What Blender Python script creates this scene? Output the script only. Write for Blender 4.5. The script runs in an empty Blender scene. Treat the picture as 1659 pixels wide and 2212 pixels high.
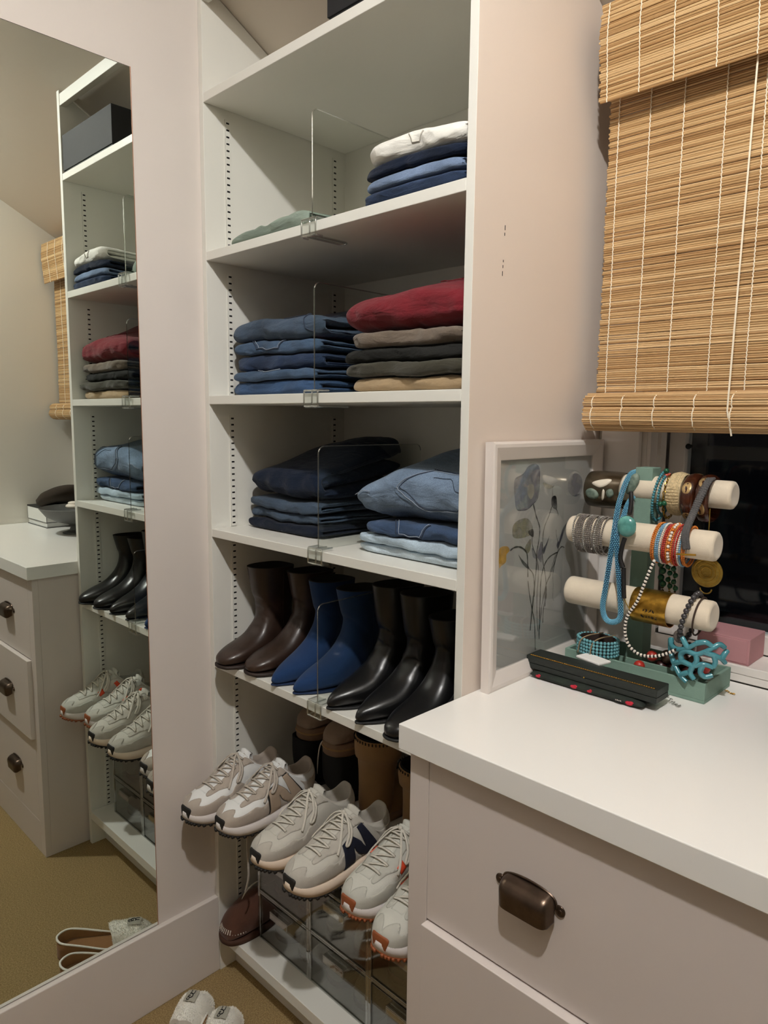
import bpy, math, random
from mathutils import Vector, Matrix, noise, geometry

rnd = random.Random(7)
scene = bpy.context.scene
COL = scene.collection

# ------------------------------------------------------------------ camera
CAM = Vector((1.5798, -0.9812, 1.5243)); FPX = 1543.39
_yaw, _pit, _rol = 0.7759, -0.1293, 0.011
_F = Vector((-math.sin(_yaw)*math.cos(_pit), math.cos(_yaw)*math.cos(_pit), math.sin(_pit)))
_R0 = Vector((math.cos(_yaw), math.sin(_yaw), 0)); _U0 = _R0.cross(_F)
_R = _R0*math.cos(_rol) + _U0*math.sin(_rol); _U = -_R0*math.sin(_rol) + _U0*math.cos(_rol)
cd = bpy.data.cameras.new('camera'); cam = bpy.data.objects.new('camera', cd); COL.objects.link(cam)
cd.sensor_fit = 'VERTICAL'; cd.sensor_height = 36.0; cd.lens = FPX/2212*36.0; cd.clip_start = 0.02
m3 = Matrix((_R, _U, -_F)).transposed()
cam.matrix_world = Matrix.Translation(CAM) @ m3.to_4x4()
scene.camera = cam

# ------------------------------------------------------------------ world, exposure
wd = bpy.data.worlds.new('night'); scene.world = wd; wd.use_nodes = True
wd.node_tree.nodes['Background'].inputs[0].default_value = (0.0012, 0.0013, 0.0016, 1)
wd.node_tree.nodes['Background'].inputs[1].default_value = 1.0
vs = scene.view_settings
vs.view_transform = 'Standard'; vs.look = 'None'; vs.gamma = 1.0; vs.use_curve_mapping = False
vs.exposure = 0.0
scene.cycles.transparent_max_bounces = 24
scene.cycles.max_bounces = 10
scene.cycles.diffuse_bounces = 6
LAMP = Vector((1.55, -0.95, 2.93)); LAMP_STRENGTH = 2250.0; LAMP_COL = (1.0, 0.99, 0.968, 1)

def P(u, v, ax, val):
    """point where the photo pixel's ray meets the plane coord[ax] = val"""
    d = _F + _R*((u-829.5)/FPX) - _U*((v-1106)/FPX)
    return CAM + d*((val-CAM[ax])/d[ax])

# ------------------------------------------------------------------ helpers
def lin(c):
    return tuple(((x/255)/12.92 if x/255 <= 0.04045 else ((x/255+0.055)/1.055)**2.4) for x in c)

def new_mat(name):
    m = bpy.data.materials.new(name); m.use_nodes = True
    nt = m.node_tree; b = nt.nodes['Principled BSDF']
    return m, nt, b

def M(name, col, rough=0.5, metal=0.0, var=0.0, vs=8.0, bump=0.0, bs=60.0, sheen=0.0, coat=0.0, spec=None,
      stretch=None, col2=None, detail=3.0):
    """plain procedural material; col is the sRGB colour of the thing, var mixes in a second tone by noise"""
    m, nt, b = new_mat(name)
    c = lin(col)
    b.inputs['Base Color'].default_value = (*c, 1); b.inputs['Roughness'].default_value = rough
    b.inputs['Metallic'].default_value = metal
    if sheen: b.inputs['Sheen Weight'].default_value = sheen; b.inputs['Sheen Roughness'].default_value = 0.5
    if coat: b.inputs['Coat Weight'].default_value = coat; b.inputs['Coat Roughness'].default_value = 0.15
    if spec is not None: b.inputs['Specular IOR Level'].default_value = spec
    tc = nt.nodes.new('ShaderNodeTexCoord'); src = tc.outputs['Object']
    if stretch:
        mp = nt.nodes.new('ShaderNodeMapping'); mp.inputs['Scale'].default_value = stretch
        nt.links.new(src, mp.inputs['Vector']); src = mp.outputs['Vector']
    if var or col2:
        n = nt.nodes.new('ShaderNodeTexNoise'); n.inputs['Scale'].default_value = vs; n.inputs['Detail'].default_value = detail
        nt.links.new(src, n.inputs['Vector'])
        r = nt.nodes.new('ShaderNodeValToRGB')
        r.color_ramp.elements[0].position = 0.35; r.color_ramp.elements[1].position = 0.68
        lo = lin(col2) if col2 else tuple(x*(1-var) for x in c)
        r.color_ramp.elements[0].color = (*lo, 1); r.color_ramp.elements[1].color = (*c, 1)
        nt.links.new(n.outputs['Fac'], r.inputs['Fac']); nt.links.new(r.outputs['Color'], b.inputs['Base Color'])
    if bump:
        n2 = nt.nodes.new('ShaderNodeTexNoise'); n2.inputs['Scale'].default_value = bs; n2.inputs['Detail'].default_value = 4
        nt.links.new(src, n2.inputs['Vector'])
        bp = nt.nodes.new('ShaderNodeBump'); bp.inputs['Strength'].default_value = bump; bp.inputs['Distance'].default_value = 0.002
        nt.links.new(n2.outputs['Fac'], bp.inputs['Height']); nt.links.new(bp.outputs['Normal'], b.inputs['Normal'])
    return m

def crumple(m, strength=.55, scale=26):
    """soft creases in folded cloth"""
    nt = m.node_tree; L = nt.links; b = nt.nodes['Principled BSDF']
    tc = nt.nodes.new('ShaderNodeTexCoord'); mp = nt.nodes.new('ShaderNodeMapping'); mp.inputs['Scale'].default_value = (.55, 1, 1.6); mp.inputs['Rotation'].default_value = (0, .35, .2)
    n = nt.nodes.new('ShaderNodeTexNoise'); n.inputs['Scale'].default_value = scale; n.inputs['Detail'].default_value = 3; n.inputs['Distortion'].default_value = .8
    L.new(tc.outputs['Object'], mp.inputs[0]); L.new(mp.outputs[0], n.inputs['Vector'])
    bp = nt.nodes.new('ShaderNodeBump'); bp.inputs['Strength'].default_value = strength; bp.inputs['Distance'].default_value = .012
    L.new(n.outputs['Fac'], bp.inputs['Height'])
    src = b.inputs['Normal'].links[0].from_socket if b.inputs['Normal'].links else None
    if src: L.new(src, bp.inputs['Normal'])
    L.new(bp.outputs['Normal'], b.inputs['Normal'])
    return m

def denim(name, col, wear=(0.75, 1.25), fine=0.22):
    m, nt, b = new_mat(name)
    c = lin(col); L = nt.links
    b.inputs['Roughness'].default_value = 0.95; b.inputs['Specular IOR Level'].default_value = 0.1
    b.inputs['Sheen Weight'].default_value = 0.08
    tc = nt.nodes.new('ShaderNodeTexCoord')
    n = nt.nodes.new('ShaderNodeTexNoise'); n.inputs['Scale'].default_value = 11; n.inputs['Detail'].default_value = 4
    L.new(tc.outputs['Object'], n.inputs['Vector'])
    r = nt.nodes.new('ShaderNodeValToRGB'); e = r.color_ramp.elements
    e[0].position = .3; e[1].position = .72
    e[0].color = (*(x*wear[0] for x in c), 1); e[1].color = (*(min(1, x*wear[1]) for x in c), 1)
    L.new(n.outputs['Fac'], r.inputs['Fac'])
    mp = nt.nodes.new('ShaderNodeMapping'); mp.inputs['Rotation'].default_value = (.6, .7, .8); mp.inputs['Scale'].default_value = (1, .25, 1)
    L.new(tc.outputs['Object'], mp.inputs['Vector'])
    f = nt.nodes.new('ShaderNodeTexNoise'); f.inputs['Scale'].default_value = 900; f.inputs['Detail'].default_value = 2
    L.new(mp.outputs['Vector'], f.inputs['Vector'])
    mr = nt.nodes.new('ShaderNodeMapRange'); mr.inputs['From Min'].default_value = .3; mr.inputs['From Max'].default_value = .7
    mr.inputs['To Min'].default_value = 1-fine; mr.inputs['To Max'].default_value = 1+fine
    L.new(f.outputs['Fac'], mr.inputs['Value'])
    mx = nt.nodes.new('ShaderNodeVectorMath'); mx.operation = 'SCALE'
    L.new(r.outputs['Color'], mx.inputs[0]); L.new(mr.outputs['Result'], mx.inputs['Scale'])
    L.new(mx.outputs['Vector'], b.inputs['Base Color'])
    bp = nt.nodes.new('ShaderNodeBump'); bp.inputs['Strength'].default_value = .35; bp.inputs['Distance'].default_value = .001
    L.new(f.outputs['Fac'], bp.inputs['Height']); L.new(bp.outputs['Normal'], b.inputs['Normal'])
    crumple(m)
    return m

def acrylic(name, tint=(.97, .98, .97), gloss=0.14, edge=0.55):
    """clear sheet: mostly transparent, a little gloss that grows at grazing angles"""
    m = bpy.data.materials.new(name); m.use_nodes = True; nt = m.node_tree; nt.nodes.clear(); L = nt.links
    o = nt.nodes.new('ShaderNodeOutputMaterial'); mx = nt.nodes.new('ShaderNodeMixShader')
    t = nt.nodes.new('ShaderNodeBsdfTransparent'); t.inputs[0].default_value = (*tint, 1)
    g = nt.nodes.new('ShaderNodeBsdfGlossy'); g.inputs['Roughness'].default_value = 0.04
    lw = nt.nodes.new('ShaderNodeLayerWeight'); lw.inputs['Blend'].default_value = .5
    pw = nt.nodes.new('ShaderNodeMath'); pw.operation = 'POWER'; pw.inputs[1].default_value = 4.0
    L.new(lw.outputs['Facing'], pw.inputs[0])
    mr = nt.nodes.new('ShaderNodeMapRange'); mr.inputs['To Min'].default_value = gloss*.3; mr.inputs['To Max'].default_value = edge
    L.new(pw.outputs[0], mr.inputs['Value']); L.new(mr.outputs['Result'], mx.inputs['Fac'])
    L.new(t.outputs[0], mx.inputs[1]); L.new(g.outputs[0], mx.inputs[2]); L.new(mx.outputs[0], o.inputs[0])
    return m

class MB:
    """collects geometry in world coordinates; build() links it as ONE mesh object"""
    def __init__(s): s.v = []; s.f = []; s.m = []
    def add(s, vs_, fs, mi=0):
        o = len(s.v); s.v += [tuple(p) for p in vs_]; s.f += [tuple(i+o for i in f) for f in fs]; s.m += [mi]*len(fs); return s
    def box(s, x0, x1, y0, y1, z0, z1, mi=0):
        return s.add([(x0,y0,z0),(x1,y0,z0),(x1,y1,z0),(x0,y1,z0),(x0,y0,z1),(x1,y0,z1),(x1,y1,z1),(x0,y1,z1)],
              [(0,3,2,1),(4,5,6,7),(0,1,5,4),(1,2,6,5),(2,3,7,6),(3,0,4,7)], mi)
    def prism(s, poly, axis, a, b, mi=0):
        """polygon in the two other axes, extruded along axis from a to b"""
        def pt(p, w):
            q = list(p); q.insert(axis, w); return tuple(q)
        n = len(poly); vs_ = [pt(p, a) for p in poly] + [pt(p, b) for p in poly]
        return s.add(vs_, [tuple(range(n))[::-1], tuple(range(n, 2*n))] + [(i, (i+1) % n, n+(i+1) % n, n+i) for i in range(n)], mi)
    def loft(s, rings, cap0=True, cap1=True, closed=True, mi=0):
        n = len(rings[0]); vs_ = [p for r in rings for p in r]; fs = []
        for k in range(len(rings)-1):
            for i in range(n if closed else n-1):
                j = (i+1) % n; fs.append((k*n+i, k*n+j, (k+1)*n+j, (k+1)*n+i))
        if cap0: fs.append(tuple(range(n))[::-1])
        if cap1: fs.append(tuple(range((len(rings)-1)*n, len(rings)*n)))
        return s.add(vs_, fs, mi)
    def tube(s, pts, r, n=8, closed=False, mi=0, flat=1.0):
        pts = [Vector(p) for p in pts]; k = len(pts); rr = r if callable(r) else (lambda t: r)
        T = []
        for i in range(k):
            a = pts[i-1] if (closed or i > 0) else pts[i]; b = pts[(i+1) % k] if (closed or i < k-1) else pts[i]
            d = b-a; T.append(d.normalized() if d.length > 1e-9 else Vector((0, 0, 1)))
        up = Vector((0, 0, 1)) if abs(T[0].z) < .9 else Vector((1, 0, 0))
        N = (up - T[0]*up.dot(T[0])).normalized(); rings = []
        for i in range(k):
            N = N - T[i]*N.dot(T[i]); N = N.normalized() if N.length > 1e-6 else T[i].orthogonal().normalized()
            B = T[i].cross(N); q = rr(i/max(1, k-1))
            rings.append([pts[i] + N*(math.cos(2*math.pi*j/n)*q*flat) + B*(math.sin(2*math.pi*j/n)*q) for j in range(n)])
        if closed: rings.append(rings[0])
        return s.loft(rings, not closed, not closed, True, mi)
    def lathe(s, prof, c, n=32, axis=2, mi=0, cap=True):
        """profile of (radius, height along axis) about the point c"""
        rings = []
        for r, h in prof:
            ring = []
            for j in range(n):
                a = 2*math.pi*j/n; q = [math.cos(a)*r, math.sin(a)*r]; q.insert(axis, h)
                ring.append((c[0]+q[0], c[1]+q[1], c[2]+q[2]))
            rings.append(ring)
        return s.loft(rings, cap, cap, True, mi)
    def ball(s, c, r, nu=10, nv=7, mi=0):
        rx, ry, rz = r if isinstance(r, (tuple, list)) else (r, r, r)
        rings = []
        for i in range(nv+1):
            ph = math.pi*(i/nv); ph = min(max(ph, .02), math.pi-.02)
            rings.append([(c[0]+rx*math.sin(ph)*math.cos(2*math.pi*j/nu), c[1]+ry*math.sin(ph)*math.sin(2*math.pi*j/nu), c[2]-rz*math.cos(ph)) for j in range(nu)])
        return s.loft(rings, True, True, True, mi)
    def move(s, fn): s.v = [tuple(fn(*p)) for p in s.v]; return s
    def bounds(s):
        xs, ys, zs = zip(*s.v); return min(xs), max(xs), min(ys), max(ys), min(zs), max(zs)
    def build(s, name, mat, parent=None, smooth=False, bevel=0.0, local=False, origin=None, segs=2):
        if parent is not None and not local: o = origin_of(parent)
        elif local: o = Vector((0, 0, 0))
        else:
            b = s.bounds(); o = Vector(origin) if origin else Vector(((b[0]+b[1])/2, (b[2]+b[3])/2, b[4]))
        me = bpy.data.meshes.new(name)
        me.from_pydata([(p[0]-o.x, p[1]-o.y, p[2]-o.z) for p in s.v], [], s.f)
        for mt in (mat if isinstance(mat, (list, tuple)) else [mat]): me.materials.append(mt)
        if isinstance(mat, (list, tuple)): me.polygons.foreach_set('material_index', s.m)
        if smooth:
            me.polygons.foreach_set('use_smooth', [True]*len(me.polygons))
            if smooth != 'all': me.set_sharp_from_angle(angle=math.radians(50))
        me.update()
        ob = bpy.data.objects.new(name, me); COL.objects.link(ob)
        if parent is not None: ob.parent = parent
        else: ob.location = o
        if parent is not None and not local:
            ob.location = o - origin_of(parent)
        if bevel:
            bm = ob.modifiers.new('edge', 'BEVEL'); bm.width = bevel; bm.segments = segs; bm.limit_method = 'ANGLE'; bm.angle_limit = .6
        return ob

def origin_of(o):
    q = Vector((0, 0, 0))
    while o is not None: q = q + Vector(o.location); o = o.parent
    return q
def tag(o, label=None, cat=None, group=None, kind=None):
    if label: o['label'] = label
    if cat: o['category'] = cat
    if group: o['group'] = group
    if kind: o['kind'] = kind
    return o
def thing(name, loc, label, cat, group=None, rz=0.0):
    o = bpy.data.objects.new(name, None); COL.objects.link(o); o.location = loc; o.rotation_euler = (0, 0, rz)
    o.empty_display_size = .05
    return tag(o, label, cat, group)
def struct(name, mb, mat, bevel=0.0):
    return tag(mb.build(name, mat, bevel=bevel), kind='structure')
def smoothstep(a, b, x):
    t = min(1, max(0, (x-a)/(b-a))); return t*t*(3-2*t)
def spline(pts, n=8, closed=False):
    """Catmull-Rom through points of any dimension"""
    pts = [tuple(p) for p in pts]; k = len(pts); out = []
    for i in range(k if closed else k-1):
        p0 = pts[i-1] if (closed or i > 0) else pts[0]; p1 = pts[i]; p2 = pts[(i+1) % k]
        p3 = pts[(i+2) % k] if (closed or i < k-2) else pts[-1]
        for j in range(n):
            t = j/n
            out.append(tuple(.5*((2*b)+(c-a)*t+(2*a-5*b+4*c-d)*t*t+(3*b-a-3*c+d)*t**3) for a, b, c, d in zip(p0, p1, p2, p3)))
    if not closed: out.append(pts[-1])
    return out

# ------------------------------------------------------------------ materials
m_wall = M('wall_paint', (221, 212, 205), .6, var=.03, vs=3, bump=.04, bs=300)
m_wallback = M('wall_paint_cream', (217, 213, 203), .6, bump=.04, bs=300)
m_ceil = M('ceiling_paint', (214, 204, 190), .8, bump=.05, bs=250)
m_white = M('white_melamine', (232, 230, 222), .38, var=.015, vs=5)
m_panel = M('panel_paint', (219, 206, 195), .42, var=.02, vs=4, bump=.02, bs=200)
m_counter = M('white_laminate', (242, 240, 236), .22)
m_dresser = M('dresser_paint', (217, 206, 200), .42, bump=.03, bs=350)
m_trim = M('white_trim', (232, 226, 220), .35)
m_carpet = M('carpet_wool', (172, 148, 106), .98, col2=(138, 116, 80), vs=260, bump=1.0, bs=420, spec=.05)
m_dark = M('slot_dark', (18, 16, 14), .8)
m_bronze = M('aged_bronze', (98, 82, 70), .30, metal=.85, var=.25, vs=60)
m_acr = acrylic('clear_acrylic')
def thick_acrylic():
    m, nt, b = new_mat('clear_acrylic_thick')
    b.inputs['Transmission Weight'].default_value = 1.0; b.inputs['Roughness'].default_value = .04; b.inputs['IOR'].default_value = 1.49
    b.inputs['Base Color'].default_value = (.97, .98, .97, 1)
    t_ = nt.nodes.new('ShaderNodeBsdfTransparent'); mx = nt.nodes.new('ShaderNodeMixShader'); mx.inputs[0].default_value = .55
    o = [n for n in nt.nodes if n.type == 'OUTPUT_MATERIAL'][0]
    nt.links.new(t_.outputs[0], mx.inputs[1]); nt.links.new(b.outputs[0], mx.inputs[2]); nt.links.new(mx.outputs[0], o.inputs[0])
    return m
m_acrthick = thick_acrylic()
m_acredge = acrylic('acrylic_edge', (.95, .96, .95), 1.3, .95)
m_glass = acrylic('window_glass', (.9, .93, .95), .05, .7)
m_picglass = acrylic('picture_glass', (.95, .96, .96), .24, .85)
m_acrdrawer = acrylic('smoky_acrylic', (.86, .865, .85), .55, .8)

# ------------------------------------------------------------------ room shell
XL, XR, YB, YF = -.018, 1.868, .4637, -2.3
def zceil(y): return min(3.0, 2.54-.534*y)
YFL = (2.54-3.0)/.534
gable = [(YF-.1, -.05), (YB+.14, -.05), (YB+.14, zceil(YB+.14)), (YFL, 3.0), (YF-.1, 3.0)]
struct('floor', MB().box(XL-.1, 3.4, YF-.1, YB+.14, -.05, 0), m_carpet)
struct('wall_left', MB().prism(gable, 0, XL-.1, XL), m_wall)
DY0, DY1, DZ = -1.75, -.45, 2.45      # unseen wide opening, added so this wall bounces less lamp light
gr = MB()
gr.prism([(DY1, -.05), (YB+.14, -.05), (YB+.14, zceil(YB+.14)), (DY1, zceil(DY1))], 0, XR, XR+.1)
gr.prism([(DY0, DZ), (DY1, DZ), (DY1, zceil(DY1)), (YFL, 3.0), (DY0, 3.0)], 0, XR, XR+.1)
gr.box(XR, XR+.1, YF-.1, DY0, -.05, 3.0)
struct('wall_right', gr, m_wallback)
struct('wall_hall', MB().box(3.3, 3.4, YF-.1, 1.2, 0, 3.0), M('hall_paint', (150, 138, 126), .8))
struct('wall_front', MB().box(XL, XR, YF-.1, YF, 0, 3.0), M('low_bounce_dark', (120, 110, 102), .8))  # unseen wall, coloured dark to cut bounced light in the shelves
WX0, WX1, WZ0, WZ1 = .915, 1.74, 1.064, 1.96
zb = zceil(YB+.14)-.004
struct('wall_back', MB().box(XL, WX0, YB, YB+.14, 0, zb).box(WX1, XR, YB, YB+.14, 0, zb).box(WX0, WX1, YB, YB+.14, 0, WZ0-.018).box(WX0, WX1, YB, YB+.14, WZ1, zb), m_wallback)
yb2 = YB+.14
struct('ceiling', MB().prism([(yb2, zceil(yb2)), (yb2, zceil(yb2)+.08), (YFL, 3.08), (YF-.1, 3.08), (YF-.1, 3.0), (YFL, 3.0)], 0, XL-.1, XR+.1), m_ceil)
struct('baseboard_left', MB().box(XL, -.003, YF, -.0005, 0, .2197), m_wall, .002)

# ceiling lamp: base, holder and bare bulb
t = thing('ceiling_lamp', (LAMP.x, LAMP.y, 3.0), 'small white cylinder downlight fixed to the ceiling', 'lamp')
MB().lathe([(.018, -.036), (.02, -.018)], (LAMP.x, LAMP.y, 3.0)).build('holder', m_trim, t, True)
MB().lathe([(.02, 0), (.078, -.004), (.080, -.085), (.077, -.085), (.074, -.010), (.02, -.008)], (LAMP.x, LAMP.y, 3.0), 40, cap=False).build('shade', m_trim, t, True)
m_bulb, nt, b = new_mat('bulb_glow')
b.inputs['Base Color'].default_value = (1, 1, 1, 1); b.inputs['Emission Color'].default_value = LAMP_COL; b.inputs['Emission Strength'].default_value = LAMP_STRENGTH
MB().ball(LAMP, .035, 20, 14).build('bulb', m_bulb, t, 'all')

# ------------------------------------------------------------------ mirror
m_mir, nt, b = new_mat('mirror_silver')
b.inputs['Metallic'].default_value = 1; b.inputs['Roughness'].default_value = 0.0; b.inputs['Base Color'].default_value = (.79, .84, .79, 1)
m_miredge = M('mirror_edge', (120, 110, 100), .2, metal=.6)
MY0, MZ0, MZ1 = -.1715, .2205, 2.2925
t = thing('wall_mirror', (XL, -.85, MZ0), 'tall frameless mirror standing on the baseboard against the wall', 'mirror')
MB().box(-.0172, -.0166, -1.6, MY0-.0015, MZ0+.0015, MZ1-.0015).build('mirror_glass', m_mir, t)
MB().box(XL+.0002, -.0173, -1.6, MY0, MZ0, MZ1).build('mirror_back', m_miredge, t)
MB().box(-.0173, -.0164, MY0-.0015, MY0, MZ0, MZ1).build('polished_edge', M('edge_copper', (176, 122, 92), .3, metal=.5), t)

# ------------------------------------------------------------------ shelving unit
W, D, TH = .8, .456, .021
ZA, ZB, ZC, ZD, ZE, ZF, ZG = 2.2865, 1.9236, 1.5771, 1.2414, .8951, .515, .125
unit = thing('closet_shelving', (W/2, .2, 0), 'white built-in closet shelving with folded trousers, boots and sneakers', 'shelving')
def side(x0, x1, mat):
    poly = [(0, 0), (YB-.001, 0), (YB-.001, zceil(YB)-.003), (0, zceil(0)-.003)]
    return MB().prism(poly, 0, x0, x1).build('side_panel', mat, unit, bevel=.0008)
side(XL+.0004, 0, m_white)
rp = side(W, W+.018, [m_white, m_panel])
for pl in rp.data.polygons:
    if pl.normal.x > .9: pl.material_index = 1
for u, v, L_ in [(1091, 492, .008), (1090, 506, .005), (1087, 564, .004), (1086, 576, .005), (1085, 591, .008)]:
    q = P(u, v, 0, W+.018)
    MB().box(W+.0178, W+.0186, q.y-.0006, q.y+.0006, q.z-L_/2, q.z+L_/2).build('nail_mark', m_dark, rp)
MB().box(0, W, D, YB-.001, 0, zceil(YB)-.004).build('back_panel', m_white, unit)
MB().box(.0005, W-.0005, .001, .02, zceil(0)-.05, zceil(.02)-.004).build('top_rail', m_white, unit, bevel=.001)
for z, th in [(ZA, TH), (ZB, TH), (ZC, TH), (ZD, TH), (ZE, TH), (ZF, TH), (ZG, .03)]:
    MB().box(.0006, W-.0006, 0.0, D-.0005, z-th, z).build('shelf', m_white, unit, bevel=.0012)
MB().box(0, W, .05, .062, .0, ZG-.031).build('toe_kick', m_white, unit)
# slotted standards between the shelves
def standard(x, y, z0, z1, sx):
    wv, hp, p = .0085, .0042, .0159
    mb = MB(); bk = MB(); th = .0026; xf = x+sx*th
    n = int((z1-z0)/p); zz = z0
    y0, y1 = y-.008, y+.008; h0, h1 = y-wv/2, y+wv/2
    for i in range(n):
        a, b2 = zz+i*p, zz+(i+1)*p; c, d = a+(p-hp)/2, b2-(p-hp)/2
        for (ya, yb_, za, zb_) in [(y0, h0, a, b2), (h1, y1, a, b2), (h0, h1, a, c), (h0, h1, d, b2)]:
            mb.add([(xf, ya, za), (xf, yb_, za), (xf, yb_, zb_), (xf, ya, zb_)], [(0, 1, 2, 3) if sx > 0 else (3, 2, 1, 0)])
    zt = zz+n*p
    for (ya, yb_) in [(y0, y0+.0003), (y1-.0003, y1)]: mb.box(min(x, xf), max(x, xf), ya, yb_, z0, zt)
    st = mb.build('shelf_standard', m_white, unit)
    bk.box(min(x, x+sx*.0006), max(x, x+sx*.0006), y0+.0004, y1-.0004, z0, zt).build('slot_shadow', m_dark, st)
zs = [ZA, ZB, ZC, ZD, ZE, ZF, ZG]
for i in range(6):
    for y in (.066, .416):
        for x, sx in ((0, 1), (W, -1)): standard(x, y, zs[i+1]+.002, zs[i]-TH-.02, sx)

# clear shelf dividers
def divider(x, z, hgt):
    t = thing('shelf_divider', (x, 0, z), {ZB: 'clear acrylic divider beside the green garment and white trousers', ZC: 'clear acrylic divider between blue jeans and red trousers',
              ZD: 'clear acrylic divider between navy jeans and light denim', ZE: 'clear acrylic divider among the boots beside the blue suede pair'}[z], 'shelf divider', 'clear shelf dividers')
    th = .0025
    c = .016; pl = []
    yb_, yf, zt = .33, .004, z+hgt
    arc = [(yf+c-c*math.cos(a), zt-c+c*math.sin(a)) for a in [i*math.pi/16 for i in range(9)]]
    arc2 = [(yb_-c+c*math.sin(a), zt-c+c*math.cos(a)) for a in [i*math.pi/16 for i in range(9)]]
    poly = [(yf, z+.002)] + arc + arc2 + [(yb_, z+.002)]
    MB().prism(poly, 0, x-th/2, x+th/2).build('plate', m_acr, t)
    rim = [(x, a, b_) for a, b_ in poly[:-1]]
    MB().tube(rim, .0013, 6).build('plate_edge', m_acredge, t, True)
    f = MB(); w = .024
    f.box(x-w, x+w, -.007, -.0045, z-TH-.008, z+.006).box(x-w, x+w, -.0045, .026, z+.0036, z+.006)
    f.build('front_clip', m_acr, t, bevel=.001)
    zl, zh = z-TH-.008, z+.006
    for xa in (x-w+.0016, x+.004, x+w-.0016):
        MB().tube([(xa, .024, zh), (xa, -.003, zh), (xa, -.0064, zh-.004), (xa, -.0064, zl+.004), (xa, -.003, zl), (xa, .012, zl)], .0019, 8).build('clip_edge', m_acredge, t, True)
    for za in (zl+.001, zh-.0008): MB().tube([(x-w+.002, -.0064, za), (x+w-.002, -.0064, za)], .0019, 8).build('clip_edge', m_acredge, t, True)
    MB().tube([(x-.008, -.002, zl), (x-.010, .085, zl+.001), (x-.004, .094, zl+.001), (x+.006, .094, zl+.001), (x+.012, .085, zl+.001), (x+.012, -.002, zl)], .0022, 8).build('tongue_edge', m_acredge, t, True)
    MB().box(x-.010, x+.012, -.002, .092, zl+.0005, zl+.0022).build('tongue', m_acr, t)
for x, z, h in [(.398, ZB, .222), (.404, ZC, .228), (.416, ZD, .224), (.413, ZE, .225)]: divider(x, z, h)

# black storage box on the top shelf
m_blackbox = M('black_card', (22, 23, 26), .72, var=.1, vs=30)
m_slate = M('slate_card', (34, 35, 38), .5)
t = thing('storage_box', (.62, .12, ZA), 'charcoal lidded storage box on the top closet shelf', 'box')
MB().box(.45, .788, .004, .24, ZA+.0002, ZA+.108).build('body', m_slate, t, bevel=.001)
MB().box(.447, .791, .001, .243, ZA+.006, ZA+.113).build('lid', m_blackbox, t, bevel=.001)

# ------------------------------------------------------------------ folded garments
def patch(mb, S, poly, off=.0012, step_s=.16, step_a=7, skirt=.0012):
    """thin overlay whose outline is given in (s, degrees) on the shoe surface"""
    n = len(poly); sc = step_a/step_s
    pts = [Vector((p[0]*sc, p[1])) for p in poly]
    # densify the outline
    dense = []
    for i in range(n):
        a, b_ = pts[i], pts[(i+1) % n]; k = max(1, int((b_-a).length/(step_a*.6)))
        for j in range(k): dense.append(a+(b_-a)*(j/k))
    xs = [p.x for p in dense]; ys = [p.y for p in dense]
    def inside(p):
        c = False; m_ = len(dense)
        for i in range(m_):
            a, b_ = dense[i], dense[i-1]
            if (a.y > p.y) != (b_.y > p.y) and p.x < (b_.x-a.x)*(p.y-a.y)/(b_.y-a.y)+a.x: c = not c
        return c
    inner = []
    x = min(xs)+step_a*.5
    while x < max(xs):
        y = min(ys)+step_a*.5
        while y < max(ys):
            q = Vector((x, y))
            if inside(q) and min((q-e).length for e in dense) > step_a*.35: inner.append(q)
            y += step_a
        x += step_a
    m_ = len(dense)
    V, _, Fc, *_r = geometry.delaunay_2d_cdt(dense+inner, [], [list(range(m_))], 1, 1e-6)
    top = [S(v.x/sc, math.radians(v.y), off) for v in V]; faces = [tuple(f) for f in Fc]
    cnt = {}
    for f in faces:
        for i in range(len(f)):
            e = (f[i], f[(i+1) % len(f)]); cnt[frozenset(e)] = cnt.get(frozenset(e), []) + [e]
    low = {}; vv = list(top); ff = list(faces)
    for e in cnt.values():
        if len(e) == 1:
            a, b_ = e[0]
            for q in (a, b_):
                if q not in low:
                    low[q] = len(vv); v = V[q]; vv.append(S(v.x/sc, math.radians(v.y), off-skirt-.0004))
            ff.append((b_, a, low[a], low[b_]))
    mb.add(vv, ff)

def pillow(mb, x0, x1, y0, y1, z0, z1, p=9, nx=14, ny=14, q=5):
    us = [math.sin(math.pi*(i/nx-.5)) for i in range(nx+1)]; vs_ = [math.sin(math.pi*(j/ny-.5)) for j in range(ny+1)]
    xm, xh, ym, yh, zm, zh = (x0+x1)/2, (x1-x0)/2, (y0+y1)/2, (y1-y0)/2, (z0+z1)/2, (z1-z0)/2
    V = []; F = []
    for sgn in (1, -1):
        for u in us:
            for v in vs_:
                k = max(0, 1-abs(u)**p)**(1/2.4)*max(0, 1-abs(v)**q)**(1/2.4)
                V.append((xm+xh*u, ym+yh*v, zm+sgn*zh*k))
    n = ny+1; off = (nx+1)*n
    for i in range(nx):
        for j in range(ny):
            a = i*n+j; F.append((a, a+n, a+n+1, a+1)); F.append((off+a, off+a+1, off+a+n+1, off+a+n))
    mb.add(V, F)

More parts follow.
